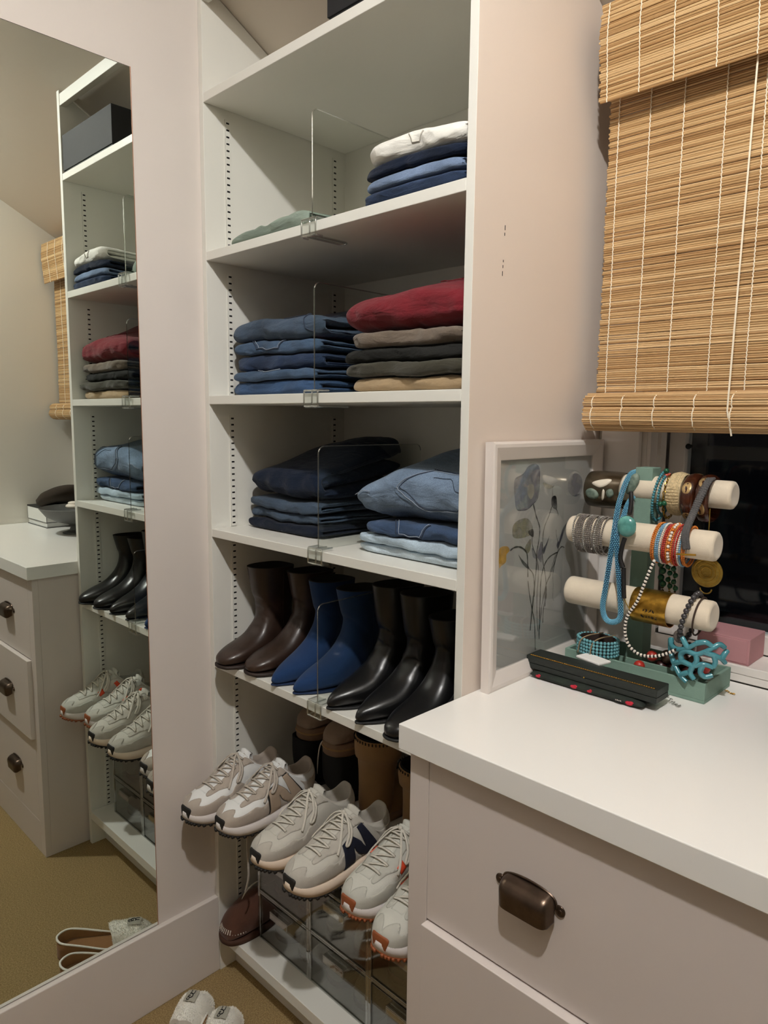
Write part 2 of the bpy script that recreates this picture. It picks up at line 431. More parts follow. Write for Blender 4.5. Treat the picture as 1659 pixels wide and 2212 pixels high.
def wrapU(mb, x0, x1, y0, y1, z0, z1, ry, ts=.0045, nx=46, top=None, taper=.012):
    """one folded sheet: bottom leaf, rounded fold at the front, top leaf"""
    T = z1-z0
    def path(off):
        pts = []
        for j in range(7): pts.append((y1-(y1-y0-ry)*j/6, z0+off))
        for j in range(1, 24):
            a = -math.pi/2+math.pi*j/24
            ca, sa = math.cos(a), math.sin(a)
            pts.append((y0+ry-(ry-off)*abs(ca)**.62, (z0+z1)/2+(T/2-off)*math.copysign(abs(sa)**.8, sa)))
        for j in range(17):
            y = y0+ry+(y1-y0-ry)*j/16; pts.append((y, z1-off))
        return pts
    o, n_ = path(0), path(ts); ring = o+n_[::-1]; rings = []
    for i in range(nx+1):
        u = math.sin(math.pi*(i/nx-.5))*.5+.5; x = x0+(x1-x0)*u
        e = max(0, abs(2*u-1)**10); k = 1-.35*e
        rr = []
        for (y, z) in ring:
            zz = (z-(z0+z1)/2)*k+(z0+z1)/2
            if y < y0+.05: y = y+taper*e*(1-smoothstep(0, .05, y-y0))
            if top: zz = z0+(zz-z0)*top(u, (y-y0)/(y1-y0))
            rr.append((x, y, zz))
        rings.append(rr)
    mb.loft(rings)

def straight(pts, n=8):
    return [tuple(a+(b_-a)*j/n for a, b_ in zip(p, q)) for p, q in zip(pts, pts[1:]) for j in range(n)]+[pts[-1]]

def make_warp(seed, zb0, a_z=.2, a_xy=.007, wr=.002):
    s = seed*13.7
    def fn(x, y, z):
        h = max(0, z-zb0)
        n1 = noise.noise((x*7+s, y*5+s*.3, z*5)); n2 = noise.noise((x*13+s, y*9, z*26+s)); n3 = noise.noise((x*30+s*2, y*22, z*34-s))
        n4 = noise.noise((x*9-s, y*9+5, z*32+s)); n5 = noise.noise((x*55+s+z*40, y*40, z*70)); n3 = n3*1.5+n5*.7
        k = smoothstep(0, .02, h)
        return (x+(a_xy*n4+wr*n3)*k, y+a_xy*1.4*n2*k+wr*1.4*n3*k, z+h*a_z*n1*.5+(.0022*n2+wr*n3)*k)
    return fn

STITCH = M('stitch_thread', (140, 150, 164), .8)
STITCH_D = M('stitch_dark', (44, 54, 72), .8)
def garment(name, label, group, mat, x0, x1, y0, y1, z0, z1, seed, zb0, leaves=2, ry=None, top=None, cat='trousers', warp=None, seams=None, jag=1.0, pockets=None):
    T = z1-z0; ry = ry or T/2
    g = random.Random(seed*31+int(z0*1000))
    mb = MB(); wfn = warp or make_warp(seed, zb0)
    xr = x1-g.uniform(.002, .012)*jag; xl = x0+g.uniform(0, .008)*jag
    wrapU(mb, xl, xr, y0, y1, z0+.0013, z1-.0013, ry, top=top)
    n = leaves; ts = .005; tt = (T-2*ts)/n
    for i in range(n):
        a = z0+ts+i*tt; b_ = a+tt
        mb2 = MB(); pillow(mb2, xl+.006+g.uniform(0, .008), x1-g.uniform(-.002, .008)*jag, y0+ts+ry*.35*abs(2*(i+.5)/n-1)**2+.003, y1-.004, a-.0008, b_+.0008)
        if top:
            def lift(x, y, z):
                u = (x-x0)/(x1-x0); return (x, y, z0+(z-z0)*top(min(1, max(0, u)), min(1, max(0, (y-y0)/(y1-y0)))))
            mb2.move(lift)
        mb.add(mb2.v, mb2.f)
    mb.move(wfn)
    zmin = min(p[2] for p in mb.v)
    t = thing(name, ((x0+x1)/2, (y0+y1)/2, z0), label, cat, group)
    ob = mb.build('fabric', mat, t, 'all')
    def surf(u, ang, off=0.0):
        x = x0+(x1-x0)*u
        if ang <= 90:
            a = math.radians(ang); y = y0+ry-ry*abs(math.cos(a))**.62-off*math.cos(a); z = (z0+z1)/2+T/2*math.copysign(abs(math.sin(a))**.8, math.sin(a))+off*math.sin(a)
        else:
            y = y0+ry+(ang-90)/100; z = z1+off
        e = abs(2*u-1)**10; z = (z-(z0+z1)/2)*(1-.35*e)+(z0+z1)/2
        if y < y0+.05: y += .012*e*(1-smoothstep(0, .05, y-y0))
        if top: z = z0+(z-z0)*top(min(1, max(0, u)), min(1, max(0, (y-y0)/(y1-y0))))
        return Vector(wfn(x, y, z))
    for pol in (pockets or []):
        def SP(s_, a_, off=0.0): return surf(s_/10, math.degrees(a_), off)
        mb = MB(); patch(mb, SP, [(u*10, a) for u, a in pol], .0022, .25, 6, .0016); mb.build('pocket', mat, t, True)
    # seam lines drawn over the front fold: list of [(u, front angle deg or y)...]
    for kind, pts, r in (seams or []):
        q = []
        for u, ang in straight(pts):
            q.append(surf(u, ang, .0010 if not pockets else .0030))
        MB().tube(q, r, 5).build('stitching', kind, t, True)
    return t

def stack(specs, x0, x1, y0, y1, zb0, seed, group, name='folded_jeans', cat='jeans'):
    wfn = make_warp(seed, zb0)
    z = zb0+.0004; g = random.Random(seed)
    for sp in specs:
        T = sp['T']
        garment(sp.get('name', name), sp['label'], group, sp['mat'], x0+sp.get('dx0', g.uniform(-.006, .008)), x1+sp.get('dx1', g.uniform(-.012, .004)),
                y0+sp.get('dy', g.uniform(-.006, .008)), y1+g.uniform(-.01, .01), z, z+T, seed, zb0, sp.get('leaves', 2), sp.get('ry'), sp.get('top'), sp.get('cat', cat), wfn, sp.get('seams'), 1.0, sp.get('pockets'))
        z += T

d_mid = denim('denim_mid', (72, 92, 118)); d_blue = denim('denim_blue', (58, 82, 116)); d_deep = denim('denim_deep', (46, 60, 86))
d_navy = denim('denim_navy', (25, 34, 52), (.8, 1.1)); d_ink = denim('denim_ink', (24, 31, 46), (.8, 1.1), .12)
d_light = denim('denim_light', (176, 194, 208)); d_pale = denim('denim_pale', (196, 210, 220)); d_wash = denim('denim_wash', (114, 132, 154), (.7, 1.25), .35)
d_sky = denim('denim_sky', (112, 130, 158)); d_teal = denim('denim_slate', (70, 84, 102))
c_white = M('cotton_white', (232, 230, 222), .9, bump=.2, bs=500, sheen=.1, var=.04, vs=12)
c_sage = M('cotton_sage', (136, 150, 138), .9, bump=.2, bs=400, var=.08, vs=14)
c_red = M('corduroy_red', (116, 13, 29), .95, bump=.3, bs=500, sheen=.1, var=.15, vs=16)
c_taupe = M('corduroy_taupe', (108, 95, 82), .95, bump=.3, bs=500, sheen=.2, var=.1, vs=20)
c_black = M('cotton_black', (26, 26, 23), .95, bump=.3, bs=500, var=.1, vs=20)
c_olive = M('cotton_olive', (54, 51, 38), .95, bump=.3, bs=500, sheen=.15, var=.12, vs=20)
c_tan = M('cotton_tan', (164, 140, 106), .95, bump=.3, bs=500, sheen=.15, var=.08, vs=20)

for m_ in (c_white, c_sage, c_red, c_taupe, c_black, c_olive, c_tan): crumple(m_)
pk = lambda u0, u1, a0, a1: [(STITCH_D, [(u0, a0), (u0+.06, a1+8), ((u0+u1)/2, a1), (u1-.06, a1+8), (u1, a0)], .0013), (STITCH, [(u0+.02, a0), (u0+.075, a1+13), ((u0+u1)/2, a1+5), (u1-.075, a1+13), (u1-.02, a0)], .0008)]
# shelf C, left: five blue jeans
def topC(u, v): return 1+.95*smoothstep(.12, .95, v)*(.75+.5*u)
stack([dict(T=.033, mat=d_blue, label='bright mid-blue jeans folded at the bottom of the five-jean stack'),
       dict(T=.025, mat=d_mid, label='faded blue jeans folded second from the bottom of the five-jean stack', seams=[(STITCH, [(.35, 62), (.4, 50), (.6, 48), (.63, 62)], .0009)]),
       dict(T=.036, mat=d_deep, label='dark indigo jeans folded in the middle of the five-jean stack'),
       dict(T=.030, mat=d_mid, label='blue jeans showing a pocket point, second from the top of the five-jean stack', seams=pk(.22, .62, 75, -20)),
       dict(T=.050, mat=d_teal, top=topC, label='thick grey-blue jeans on top of the five-jean stack', seams=[(STITCH_D, [(.5, 92), (.66, 80), (.74, 84), (.9, 98)], .0009), (STITCH_D, [(.85, 80), (.82, 30), (.86, -10), (.93, -30)], .0012)])],
      .026, .376, .045, .365, ZC, 3, 'blue jeans folded beside the red trousers')
# shelf C, right: coloured trousers
def topR(u, v): return (.86+.14*smoothstep(0, .4, u))*(1+.86*smoothstep(.05, .85, v)*(.20+.85*smoothstep(.1, .75, u)))
stack([dict(T=.028, mat=c_tan, name='folded_trousers', label='tan trousers folded at the bottom, on the shelf board', dx1=-.006),
       dict(T=.028, mat=c_olive, name='folded_trousers', label='dark olive trousers folded on top of the tan pair', dx0=-.012),
       dict(T=.029, mat=c_black, name='folded_trousers', label='black trousers folded between the olive and taupe pairs', dx0=-.02),
       dict(T=.031, mat=c_taupe, name='folded_trousers', label='taupe corduroy trousers folded under the red pair', dx0=0),
       dict(T=.080, mat=c_red, name='folded_trousers', label='deep red trousers heaped on top of the taupe pair', top=topR, ry=.10, dx0=-.012, dx1=0,
            seams=[(M('red_seam', (110, 14, 28), .9), [(.55, 96), (.62, 84), (.72, 80), (.9, 86), (.99, 95)], .001)])],
      .478, .794, .022, .36, ZC, 5, 'coloured trousers folded right of the blue jeans', cat='trousers')
# shelf D, left: navy stack
def topN(u, v): return 1+.62*smoothstep(.15, .9, v)*(.5+.9*math.sin(min(1, u*1.1)*math.pi*.62))
stack([dict(T=.026, mat=d_ink, label='near-black navy jeans folded at the bottom under two grey-blue pairs', dx0=.006),
       dict(T=.026, mat=d_teal, label='grey-blue jeans folded directly on the near-black pair', dx0=-.002),
       dict(T=.030, mat=d_teal, label='grey-blue jeans folded directly under the heaped navy pair', dx0=.0),
       dict(T=.088, mat=d_navy, label='thick navy jeans heaped on top of two grey-blue pairs', ry=.14, top=topN, dx0=.02, leaves=3)],
      .018, .318, .092, .375, ZD, 8, 'dark jeans folded above the boots')
# shelf D, right: light denim with a big pocket on top
def topD(u, v): return (.76+.24*smoothstep(0, .4, u))*(1+.40*smoothstep(.2, .9, v)*(.1+u))
stack([dict(T=.022, mat=d_pale, label='palest blue jeans folded on the shelf under a light blue pair'),
       dict(T=.025, mat=d_light, label='light blue jeans folded on the palest pair'),
       dict(T=.032, mat=denim('denim_medium', (62, 80, 108)), label='medium blue jeans with a pocket point under the big washed pair', seams=pk(.28, .62, 70, -40), dx0=.03),
       dict(T=.112, mat=d_wash, label='washed denim jeans with a large stitched back pocket, heaped on light jeans', ry=.13, top=topD, dx0=-.004, dx1=.0, leaves=3, dy=-.004,
            pockets=[[(.60, 62), (.39, 8), (.40, 2), (.60, -30), (.64, -31), (.90, -24), (.94, -18), (.99, 16), (.99, 50)]],
            seams=[(STITCH, [(.60, 59), (.41, 9), (.425, 4), (.61, -26), (.64, -27), (.88, -20), (.92, -15), (.975, 16)], .0008),
                   (STITCH_D, [(.60, 56), (.43, 9), (.445, 6), (.62, -22), (.65, -23), (.87, -17), (.90, -12), (.965, 16)], .0008),
                   (STITCH_D, [(.58, 60), (.75, 56), (.99, 47)], .0010), (STITCH, [(.60, 54), (.75, 51), (.98, 43)], .0008),
                   (STITCH_D, [(.66, 36), (.78, 34), (.86, 12), (.90, 8)], .0006),
                   (STITCH, [(.02, 10), (.10, 20), (.17, 12)], .0010)])],
      .470, .794, .060, .36, ZD, 11, 'light jeans folded right of the navy stack')
# shelf B: right stack and the sage garment
stack([dict(T=.024, mat=d_deep, label='dark blue jeans folded on the upper shelf under the sky-blue pair'),
       dict(T=.024, mat=d_sky, label='sky-blue jeans folded on the dark blue pair of the upper shelf', dx0=.006),
       dict(T=.022, mat=d_navy, label='navy jeans folded just under the white trousers', dx0=.0),
       dict(T=.040, mat=c_white, name='folded_trousers', cat='trousers', label='white trousers folded on top of the upper-shelf jeans', dx0=.008, ry=.02,
            seams=[(M('white_seam', (190, 186, 176), .9), [(.45, 30), (.5, -5), (.56, -8), (.6, 30)], .0012)])],
      .536, .796, .004, .33, ZB, 14, 'jeans and white trousers on the upper shelf')
def topS(u, v): return .40+.62*u+.16*abs(math.sin(u*7.5+.4))-.25*smoothstep(.45, .52, u)*(1-smoothstep(.52, .75, u))
garment('folded_shirt', 'flat sage green cotton garment lying beside the clear divider', None, c_sage, .085, .379, .004, .30, ZB+.0005, ZB+.034, 21, ZB, 2, .012, topS, 'garment')

# ------------------------------------------------------------------ shoe building
def shoe_surface(st, ex=.85, ez=.85, dip=None):
    """st: stations (Fy, Fz, By, Bz, w). returns S(s, a): s along the shoe, a around (0 = top/front, pi = sole/back)"""
    n = len(st)-1
    def at(s):
        s = min(max(s, 0), n-1e-6); i = int(s); t = s-i
        p0, p1, p2, p3 = st[max(0, i-1)], st[i], st[i+1], st[min(n, i+2)]
        return [.5*((2*b)+(c-a)*t+(2*a-5*b+4*c-d)*t*t+(3*b-a-3*c+d)*t**3) for a, b, c, d in zip(p0, p1, p2, p3)]
    def S(s, a, off=0.0):
        Fy, Fz, By, Bz, w = at(s)
        ca, sa = math.cos(a), math.sin(a)
        cz = math.copysign(abs(ca)**(ez if ca > 0 else ez*.62), ca); cx = math.copysign(abs(sa)**(ex if ca > 0 else ex*.8), sa)
        y = (Fy+By)/2+(Fy-By)/2*cz; z = (Fz+Bz)/2+(Fz-Bz)/2*cz; x = w*cx
        if dip:
            d0, s0 = dip; k = smoothstep(s0, n, s); z -= d0*k*sa*sa
        return Vector((x, y, z))
    def SN(s, a, off=0.0):
        if not off: return S(s, a)
        h = .05; p = S(s, a); ds = S(min(s+h, n), a)-S(max(s-h, 0), a); da = S(s, a+.05)-S(s, a-.05)
        nn = da.cross(ds)
        if nn.length < 1e-9: return p
        nn.normalize()
        c = at(s); cen = Vector((0, (c[0]+c[2])/2, (c[1]+c[3])/2))
        if nn.dot(p-cen) < 0: nn = -nn
        return p+nn*off
    SN.n = n
    return SN

def shell(mb, S, s0, s1, ns=48, na=36, off=0.0, cap0=True):
    rings = [[S(s0+(s1-s0)*i/ns, 2*math.pi*j/na, off) for j in range(na)] for i in range(ns+1)]
    mb.loft(rings, cap0, False)

def smoothed(p): return spline(p, 3, True)

def sole_slab(mb, outline, zt, zbot, grow=1.0, n=40):
    """outline(t)->(y, halfwidth) for t 0..1, zt/zbot functions of y"""
    ring = []
    for i in range(n+1): y, w = outline(i/n); ring.append((w*grow, y))
    for i in range(n-1, 0, -1): y, w = outline(i/n); ring.append((-w*grow, y))
    lo = [(x, y, zbot(y)) for x, y in ring]; mid = [(x*1.02, y, (zbot(y)*.5+zt(y)*.5)) for x, y in ring]; hi = [(x, y, zt(y)) for x, y in ring]
    inn = [(x*.9, y*.94+.008, zt(y)+.0005) for x, y in ring]
    mb.loft([lo, mid, hi, inn])

def rounded_outline(L, stations):
    """stations: (y, halfwidth) smooth curve, blunt at both ends"""
    sp = spline(stations, 12)
    def f(t):
        i = t*(len(sp)-1); k = int(min(i, len(sp)-2)); q = i-k
        return (sp[k][0]*(1-q)+sp[k+1][0]*q, sp[k][1]*(1-q)+sp[k+1][1]*q)
    return f

# ---- boots
def boot(name, label, group, x, ytoe, z, mats, toe='point', hgt=.215, yaw=0.0, sole_t=.006, scale=1.0, shaft=1.0, crease=0.0, seed=1, lean=0.0):
    upper, solem, lining = mats
    L = .258; e = .008 if toe == 'point' else 0
    w1, w2 = ((.012, .029) if toe == 'point' else ((.021, .037) if toe == 'almond' else (.026, .041)))
    b0 = sole_t+.001
    st = [(.000, b0+.013, .001, b0+.006, .004), (.012, b0+.026, .010, b0+.001, w1), (.045, b0+.041, .045, b0, w2), (.095, b0+.060, .095, b0, .043),
          (.124, b0+.084, .140, b0, .042), (.139, b0+.110, .190, b0+.002, .039), (.146, b0+.132, .232, b0+.010, .037), (.146, b0+.152, .249, b0+.050, .037*shaft),
          (.141, .166+b0, .249, b0+.100, .042*shaft), (.134, .188+(hgt-.215)*.5+b0, .251, .155+(hgt-.215)*.5+b0, .047*shaft), (.128, hgt, .254, hgt-.004, .051*shaft)]
    st = [(a+lean*smoothstep(2, 8, i), b_, c+lean*smoothstep(4, 8, i), d, w_) for i, (a, b_, c, d, w_) in enumerate(st)]
    S0 = shoe_surface(st, .9, .9)
    if crease:
        def S(s, a, off=0.0):
            p = S0(s, a, off)
            k = math.exp(-((s-4.6)/1.5)**2)*max(0, math.cos(a)+.5)
            q = p*1.0; dn = (noise.noise((p.x*26+seed*7, p.y*34, p.z*46+seed))*.6+noise.noise((p.x*60, p.y*60+seed, p.z*90))*.25)*crease*k
            q.y += dn; q.z += dn*.6; return q
        S.n = S0.n
    else: S = S0
    t = thing(name, (x, ytoe+L/2, z), label, 'boot', group, yaw)
    mv = lambda p: (p[0]*scale, (p[1]-L/2)*scale, p[2]*scale)
    def put(mb, nm, mt, par, sm='all'):
        mb.v = [mv(p) for p in mb.v]; return mb.build(nm, mt, par, sm, local=True)
    mb = MB(); shell(mb, S, 0, S.n, 60, 40)
    up = put(mb, 'upper', upper, t)
    rim = [S(S.n, 2*math.pi*j/40) for j in range(40)]
    cen = sum(rim, Vector())/40
    mb = MB(); mb.loft([rim, [cen+(p-cen)*.93+Vector((0, 0, .001)) for p in rim], [cen+(p-cen)*.72-Vector((0, 0, .04)) for p in rim], [cen+(p-cen)*.42-Vector((0, 0, .09)) for p in rim]], False, True)
    put(mb, 'lining', lining, t)
    out = [(-.001 if toe != 'point' else -.002, .0025), (.004, w1*.75), (.012, w1*1.08), (.045, w2*1.05), (.095, .0445), (.145, .040), (.195, .036), (.233, .033), (.253, .02), (.258, .002)]
    mb = MB(); sole_slab(mb, rounded_outline(L, out), lambda y: sole_t+.001, lambda y: .0005 if y > .06 else .0005+.003*(1-y/.06), 1.04 if toe != 'point' else 1.0)
    put(mb, 'sole', solem, t)
    mb = MB()   # back pull seam / side seam
    mb.tube([S(s/10, math.radians(92), .0003) for s in range(66, 99, 3)], .0008, 5); put(mb, 'side_seam', solem, t)
    return t

l_brown = M('leather_brown', (56, 40, 32), .38, var=.4, vs=22, bump=.25, bs=90, coat=.1)
l_brown_s = M('leather_sole_brown', (40, 26, 20), .6)
s_blue = M('suede_blue', (14, 50, 94), .95, bump=.25, bs=700, sheen=.1, var=.12, vs=26)
s_blue_s = M('suede_blue_sole', (20, 42, 78), .8)
l_black = M('leather_black', (22, 22, 23), .30, bump=.12, bs=70, var=.2, vs=30)
l_black_s = M('rubber_black', (16, 16, 16), .6)
l_lining = M('boot_lining', (30, 26, 24), .9)
BG = 'ankle boots standing in a row on the boot shelf'
bootmats = {'br': (l_brown, l_brown_s, l_lining), 'bl': (s_blue, s_blue_s, l_lining), 'k': (l_black, l_black_s, l_lining)}
boot('ankle_boot', 'dark brown leather ankle boot against the closet side panel', 'brown leather ankle boots', .069, -.034, ZE, bootmats['br'], 'round', .246, .03, .009, 1, .92, .010, 1, -.026)
boot('ankle_boot', 'dark brown leather ankle boot beside a blue suede boot', 'brown leather ankle boots', .1655, -.010, ZE, bootmats['br'], 'round', .240, -.02, .009, 1, .88, .009, 2, .004)
boot('ankle_boot', 'blue suede pointed ankle boot beside a brown boot', 'blue suede ankle boots', .2565, -.008, ZE, bootmats['bl'], 'point', .232, .04, .004, 1, .84, .003, 8)
boot('ankle_boot', 'blue suede pointed ankle boot beside the clear divider', 'blue suede ankle boots', .3500, -.004, ZE, bootmats['bl'], 'point', .227, -.10, .004, 1, .86, .003, 9)
boot('ankle_boot', 'creased black leather pointed boot beside the clear divider', 'black leather ankle boots', .4730, -.006, ZE, bootmats['k'], 'point', .258, -.13, .005, 1, .88, .014, 3)
boot('ankle_boot', 'creased black leather pointed boot between two black boots', 'black leather ankle boots', .5670, -.012, ZE, bootmats['k'], 'point', .255, -.10, .005, 1, .88, .013, 5)
boot('ankle_boot', 'smooth black leather boot with an almond toe between black boots', 'black leather ankle boots', .6575, -.020, ZE, bootmats['k'], 'almond', .222, -.04, .006, 1, .82, .003, 6)
boot('ankle_boot', 'smooth black leather boot with an almond toe against the closet side panel', 'black leather ankle boots', .7495, -.028, ZE, bootmats['k'], 'almond', .222, .0, .006, 1, .82, .003, 7)

# ---- sneakers
def sneaker(label, group, x, ytoe, z, yaw, body, suede, mid, out, nmat, nside, laces, accent=None, seed=1):
    L = .285; g = random.Random(seed)
    st = [(.003, .046, .004, .030, .008), (.010, .060, .008, .026, .024), (.034, .072, .030, .024, .0385), (.075, .083, .075, .024, .0460), (.105, .097, .115, .024, .0455),
          (.134, .114, .155, .024, .0415), (.153, .127, .200, .025, .0375), (.164, .135, .245, .028, .0365), (.168, .138, .276, .042, .036), (.170, .138, .283, .085, .0355), (.174, .134, .277, .116, .031)]
    S = shoe_surface(st, .85, .85, (.030, 6.8))
    t = thing('sneaker', (x, ytoe+L/2, z), label, 'sneaker', group, yaw)
    def put(mb, nm, mt, par=None, sm='all'):
        mb.v = [(p[0], p[1]-L/2, p[2]) for p in mb.v]; return mb.build(nm, mt, par or t, sm, local=True)
    mb = MB(); shell(mb, S, 0, S.n, 60, 44); up = put(mb, 'upper', body)
    rim = [S(S.n, 2*math.pi*j/44) for j in range(44)]; cen = sum(rim, Vector())/44
    def dn(k, dz, yy=0): return [Vector((cen.x+(p.x-cen.x)*k, cen.y+(p.y-cen.y)*k+yy, p.z+dz)) for p in rim]
    low = [Vector((.027*math.sin(2*math.pi*j/44), cen.y+.004-.052*math.cos(2*math.pi*j/44), .040)) for j in range(44)]
    mb = MB(); mb.loft([rim, dn(.96, .0025), dn(.90, .001), dn(.86, -.012), low], False, True); put(mb, 'collar_lining', suede)
    # toe and side overlays
    mb = MB()
    for sg in (1, -1):
        patch(mb, S, smoothed([(.05, 0), (.9, 0), (1.55, sg*8), (2.05, sg*30), (1.7, sg*58), (2.3, sg*72), (3.1, sg*66), (3.5, sg*80), (4.0, sg*84), (4.5, sg*72), (5.0, sg*80), (5.4, sg*100), (5.6, sg*128), (3, sg*132), (1, sg*132), (.05, sg*130)]), .0014)
    put(mb, 'toe_overlay', suede)
    mb = MB()
    for sg in (1, -1):
        patch(mb, S, smoothed([(2.6, sg*17), (4, sg*17), (6.0, sg*20), (7.4, sg*30), (7.6, sg*58), (6.4, sg*50), (5.4, sg*44), (4.5, sg*46), (4.0, sg*58), (3.5, sg*48), (3.1, sg*40), (2.4, sg*36)]), .0016)
    put(mb, 'eyestay', suede)
    mb = MB()
    for sg in (1, -1):
        patch(mb, S, [(7.5, sg*100), (8.2, sg*88), (9.1, sg*104), (9.6, sg*180), (8.2, sg*180), (7.0, sg*180), (7.0, sg*130)], .0014)
    put(mb, 'heel_counter', suede)
    # N mark on one side
    if nmat:
        sg = nside
        N = [(4.2+2.75*u+.2*v, 130-76*v) for u, v in [(0, 0), (0, 1), (.32, 1), (.68, .42), (.68, 1), (1, 1), (1, 0), (.68, 0), (.32, .58), (.32, 0)]]
        if len(nmat) > 1:
            mb = MB(); cx = sum(p[0] for p in N)/len(N); cy = sum(p[1] for p in N)/len(N)
            patch(mb, S, [(cx+(p[0]-cx)*1.10, sg*(cy+(p[1]-cy)*1.10)) for p in N], .0016); put(mb, 'letter_edge', nmat[1])
        mb = MB(); patch(mb, S, [(p[0], sg*p[1]) for p in N], .0026); put(mb, 'letter_n', nmat[0])
    if accent:
        for sg in (1, -1):
            for pl in ([(4.0, 52), (4.55, 50), (4.6, 74), (4.1, 76)], [(6.0, 62), (6.6, 60), (6.7, 80), (6.1, 84)]):
                mb = MB(); patch(mb, S, [(a_, sg*d) for a_, d in pl], .003); put(mb, 'accent_tab', accent)
    # midsole and outsole
    ow = [(-.001, .003), (.003, .017), (.012, .029), (.034, .0415), (.075, .0485), (.115, .0475), (.155, .0435), (.200, .0405), (.245, .040), (.278, .033), (.291, .018), (.294, .002)]
    ol = rounded_outline(L, ow)
    spring = lambda y: .016*max(0, 1-y/.07)**2+.010*max(0, (y-.23)/.06)**2
    mb = MB(); sole_slab(mb, ol, lambda y: .030+spring(y)*.7+.008*smoothstep(.12, .26, y), lambda y: .008+spring(y)); put(mb, 'midsole', mid)
    mb = MB(); sole_slab(mb, ol, lambda y: .0085+spring(y), lambda y: .0035+spring(y), .985)
    for i in range(22):
        y, w = ol(.06+.86*i/21)
        for sg in (-1, 1): mb.box(sg*w-.005 if sg > 0 else sg*w-.0005, sg*w+.0005 if sg > 0 else sg*w+.005, y-.0035, y+.0035, .0004+spring(y), .0065+spring(y))
    mb2 = MB()
    smax = lambda a: .62+.30*math.exp(-((abs(a)-62)/30)**2)+.25*smoothstep(100, 150, abs(a))
    mb2.loft([[S(max(.001, smax(-180+7.5*j)*i/6), math.radians(-180+7.5*j), .0034 if i < 6 else .0006) for j in range(48)] for i in range(7)], True, False)
    mb.add(mb2.v, mb2.f)
    put(mb, 'outsole', out)
    # laces
    mb = MB()
    for i in range(6):
        s = 2.9+i*.72
        mb.tube([S(s, math.radians(a), .003+.0035*math.cos(math.radians(a*2.6))) for a in (-28, -20, -10, 0, 10, 20, 28)], .0034, 6, flat=.45)
        if i < 5:
            mb.tube([S(s+.70*(a+26)/52, math.radians(a), .0025+.002*math.cos(math.radians(a*2.6))) for a in (-26, -13, 0, 13, 26)], .0028, 6, flat=.45)
    kn = S(6.6, 0, .006)
    mb.ball(kn, (.006, .005, .005))
    for sg in (1, -1):
        lp = [S(a_, math.radians(sg*d), o) for a_, d, o in [(6.6, 2, .006), (6.0, 22, .010), (5.2, 46, .009), (4.6, 62, .006), (4.9, 64, .007), (5.6, 44, .010), (6.4, 12, .008)]]
        mb.tube(spline(lp, 5), .0032, 6, flat=.45)
        k = g.uniform(-6, 6); lp = [S(a_, math.radians(sg*(d+k)), o) for a_, d, o in [(6.6, 2, .006), (5.8, 12, .010), (4.9, 30, .008), (4.2, 52, .006), (3.8, 66, .004)]]
        mb.tube(spline(lp, 5), .0030, 6, flat=.45)
    put(mb, 'laces', laces)
    # tongue
    mb = MB(); patch(mb, S, [(2.4, -16), (2.4, 16), (6.5, 18), (8.6, 24), (10, 30), (10, -30), (8.6, -24), (6.5, -18)], .0008)
    tp = [S(10, math.radians(a)) for a in (-34, -20, 0, 20, 34)]
    mb.loft([[p for p in tp], [p+Vector((0, .004, .012)) for p in tp], [p+Vector((0, .012, .010)) for p in tp], [p+Vector((0, .012, -.01)) for p in tp]], False, False, False)
    put(mb, 'tongue', body)
    return t

n_white = M('nylon_white', (232, 232, 230), .8, bump=.15, bs=900, var=.04, vs=30)
n_grey = M('nylon_greige', (200, 196, 186), .8, bump=.15, bs=900, var=.06, vs=30)
n_off = M('mesh_offwhite', (208, 206, 196), .85, bump=.3, bs=800, var=.06, vs=30)
su_beige = M('suede_beige', (178, 166, 154), .95, bump=.2, bs=700, sheen=.15, var=.08, vs=40)
su_grey = M('suede_grey', (186, 180, 170), .95, bump=.2, bs=700, sheen=.15, var=.08, vs=40)
su_cool = M('leather_coolgrey', (190, 188, 178), .7, bump=.1, bs=500, var=.05, vs=40)
mid_w = M('foam_white', (218, 210, 206), .7); mid_p = M('foam_cream', (228, 208, 188), .7)
rub_b = M('rubber_dark', (26, 22, 20), .65); rub_g = M('rubber_gum', (146, 78, 40), .55)
n_navy = M('suede_navy', (20, 24, 44), .9, bump=.2, bs=600)
lace_b = M('lace_beige', (190, 180, 168), .9); lace_w = M('lace_white', (206, 200, 188), .9)
orange = M('accent_orange', (236, 84, 48), .6); n_tan = M('suede_tan_n', (176, 156, 136), .9, bump=.2, bs=700)
GS = 'sneakers lined up with their toes over the shelf edge'
sneaker('beige suede sneaker beside the closet side panel, no letter on its inner side', 'beige suede sneakers', .072, -.140, ZF, .02, n_white, su_beige, mid_w, rub_b, (n_tan, rub_b), -1, lace_b, seed=1)
sn2 = sneaker('beige suede sneaker with a beige letter N outlined in black', 'beige suede sneakers', .178, -.108, ZF, -.02, n_white, su_beige, mid_w, rub_b, (n_tan, rub_b), 1, lace_b, seed=2)
MB().tube(spline([tuple(P(536, 1786, 1, -.012)), tuple(P(534, 1830, 1, -.010)), tuple(P(537, 1890, 1, -.010)), tuple(P(530, 1926, 1, -.012))], 8), .0028, 6, flat=.5).build('hanging_lace', lace_b, sn2, True)
sneaker('pale grey sneaker beside the beige letter N sneaker', 'pale grey sneakers', .348, -.124, ZF, -.03, n_grey, su_grey, mid_p, rub_b, (n_navy,), -1, lace_w, seed=3)
sneaker('pale grey sneaker with a large navy letter N', 'pale grey sneakers', .472, -.127, ZF, -.02, n_grey, su_grey, mid_p, rub_b, (n_navy,), 1, lace_w, seed=4)
sneaker('off-white sneaker with a brown gum toe beside the navy letter N sneaker', 'gum-soled sneakers', .604, -.082, ZF, .0, n_off, su_cool, mid_w, rub_g, None, 1, lace_w, orange, seed=5)
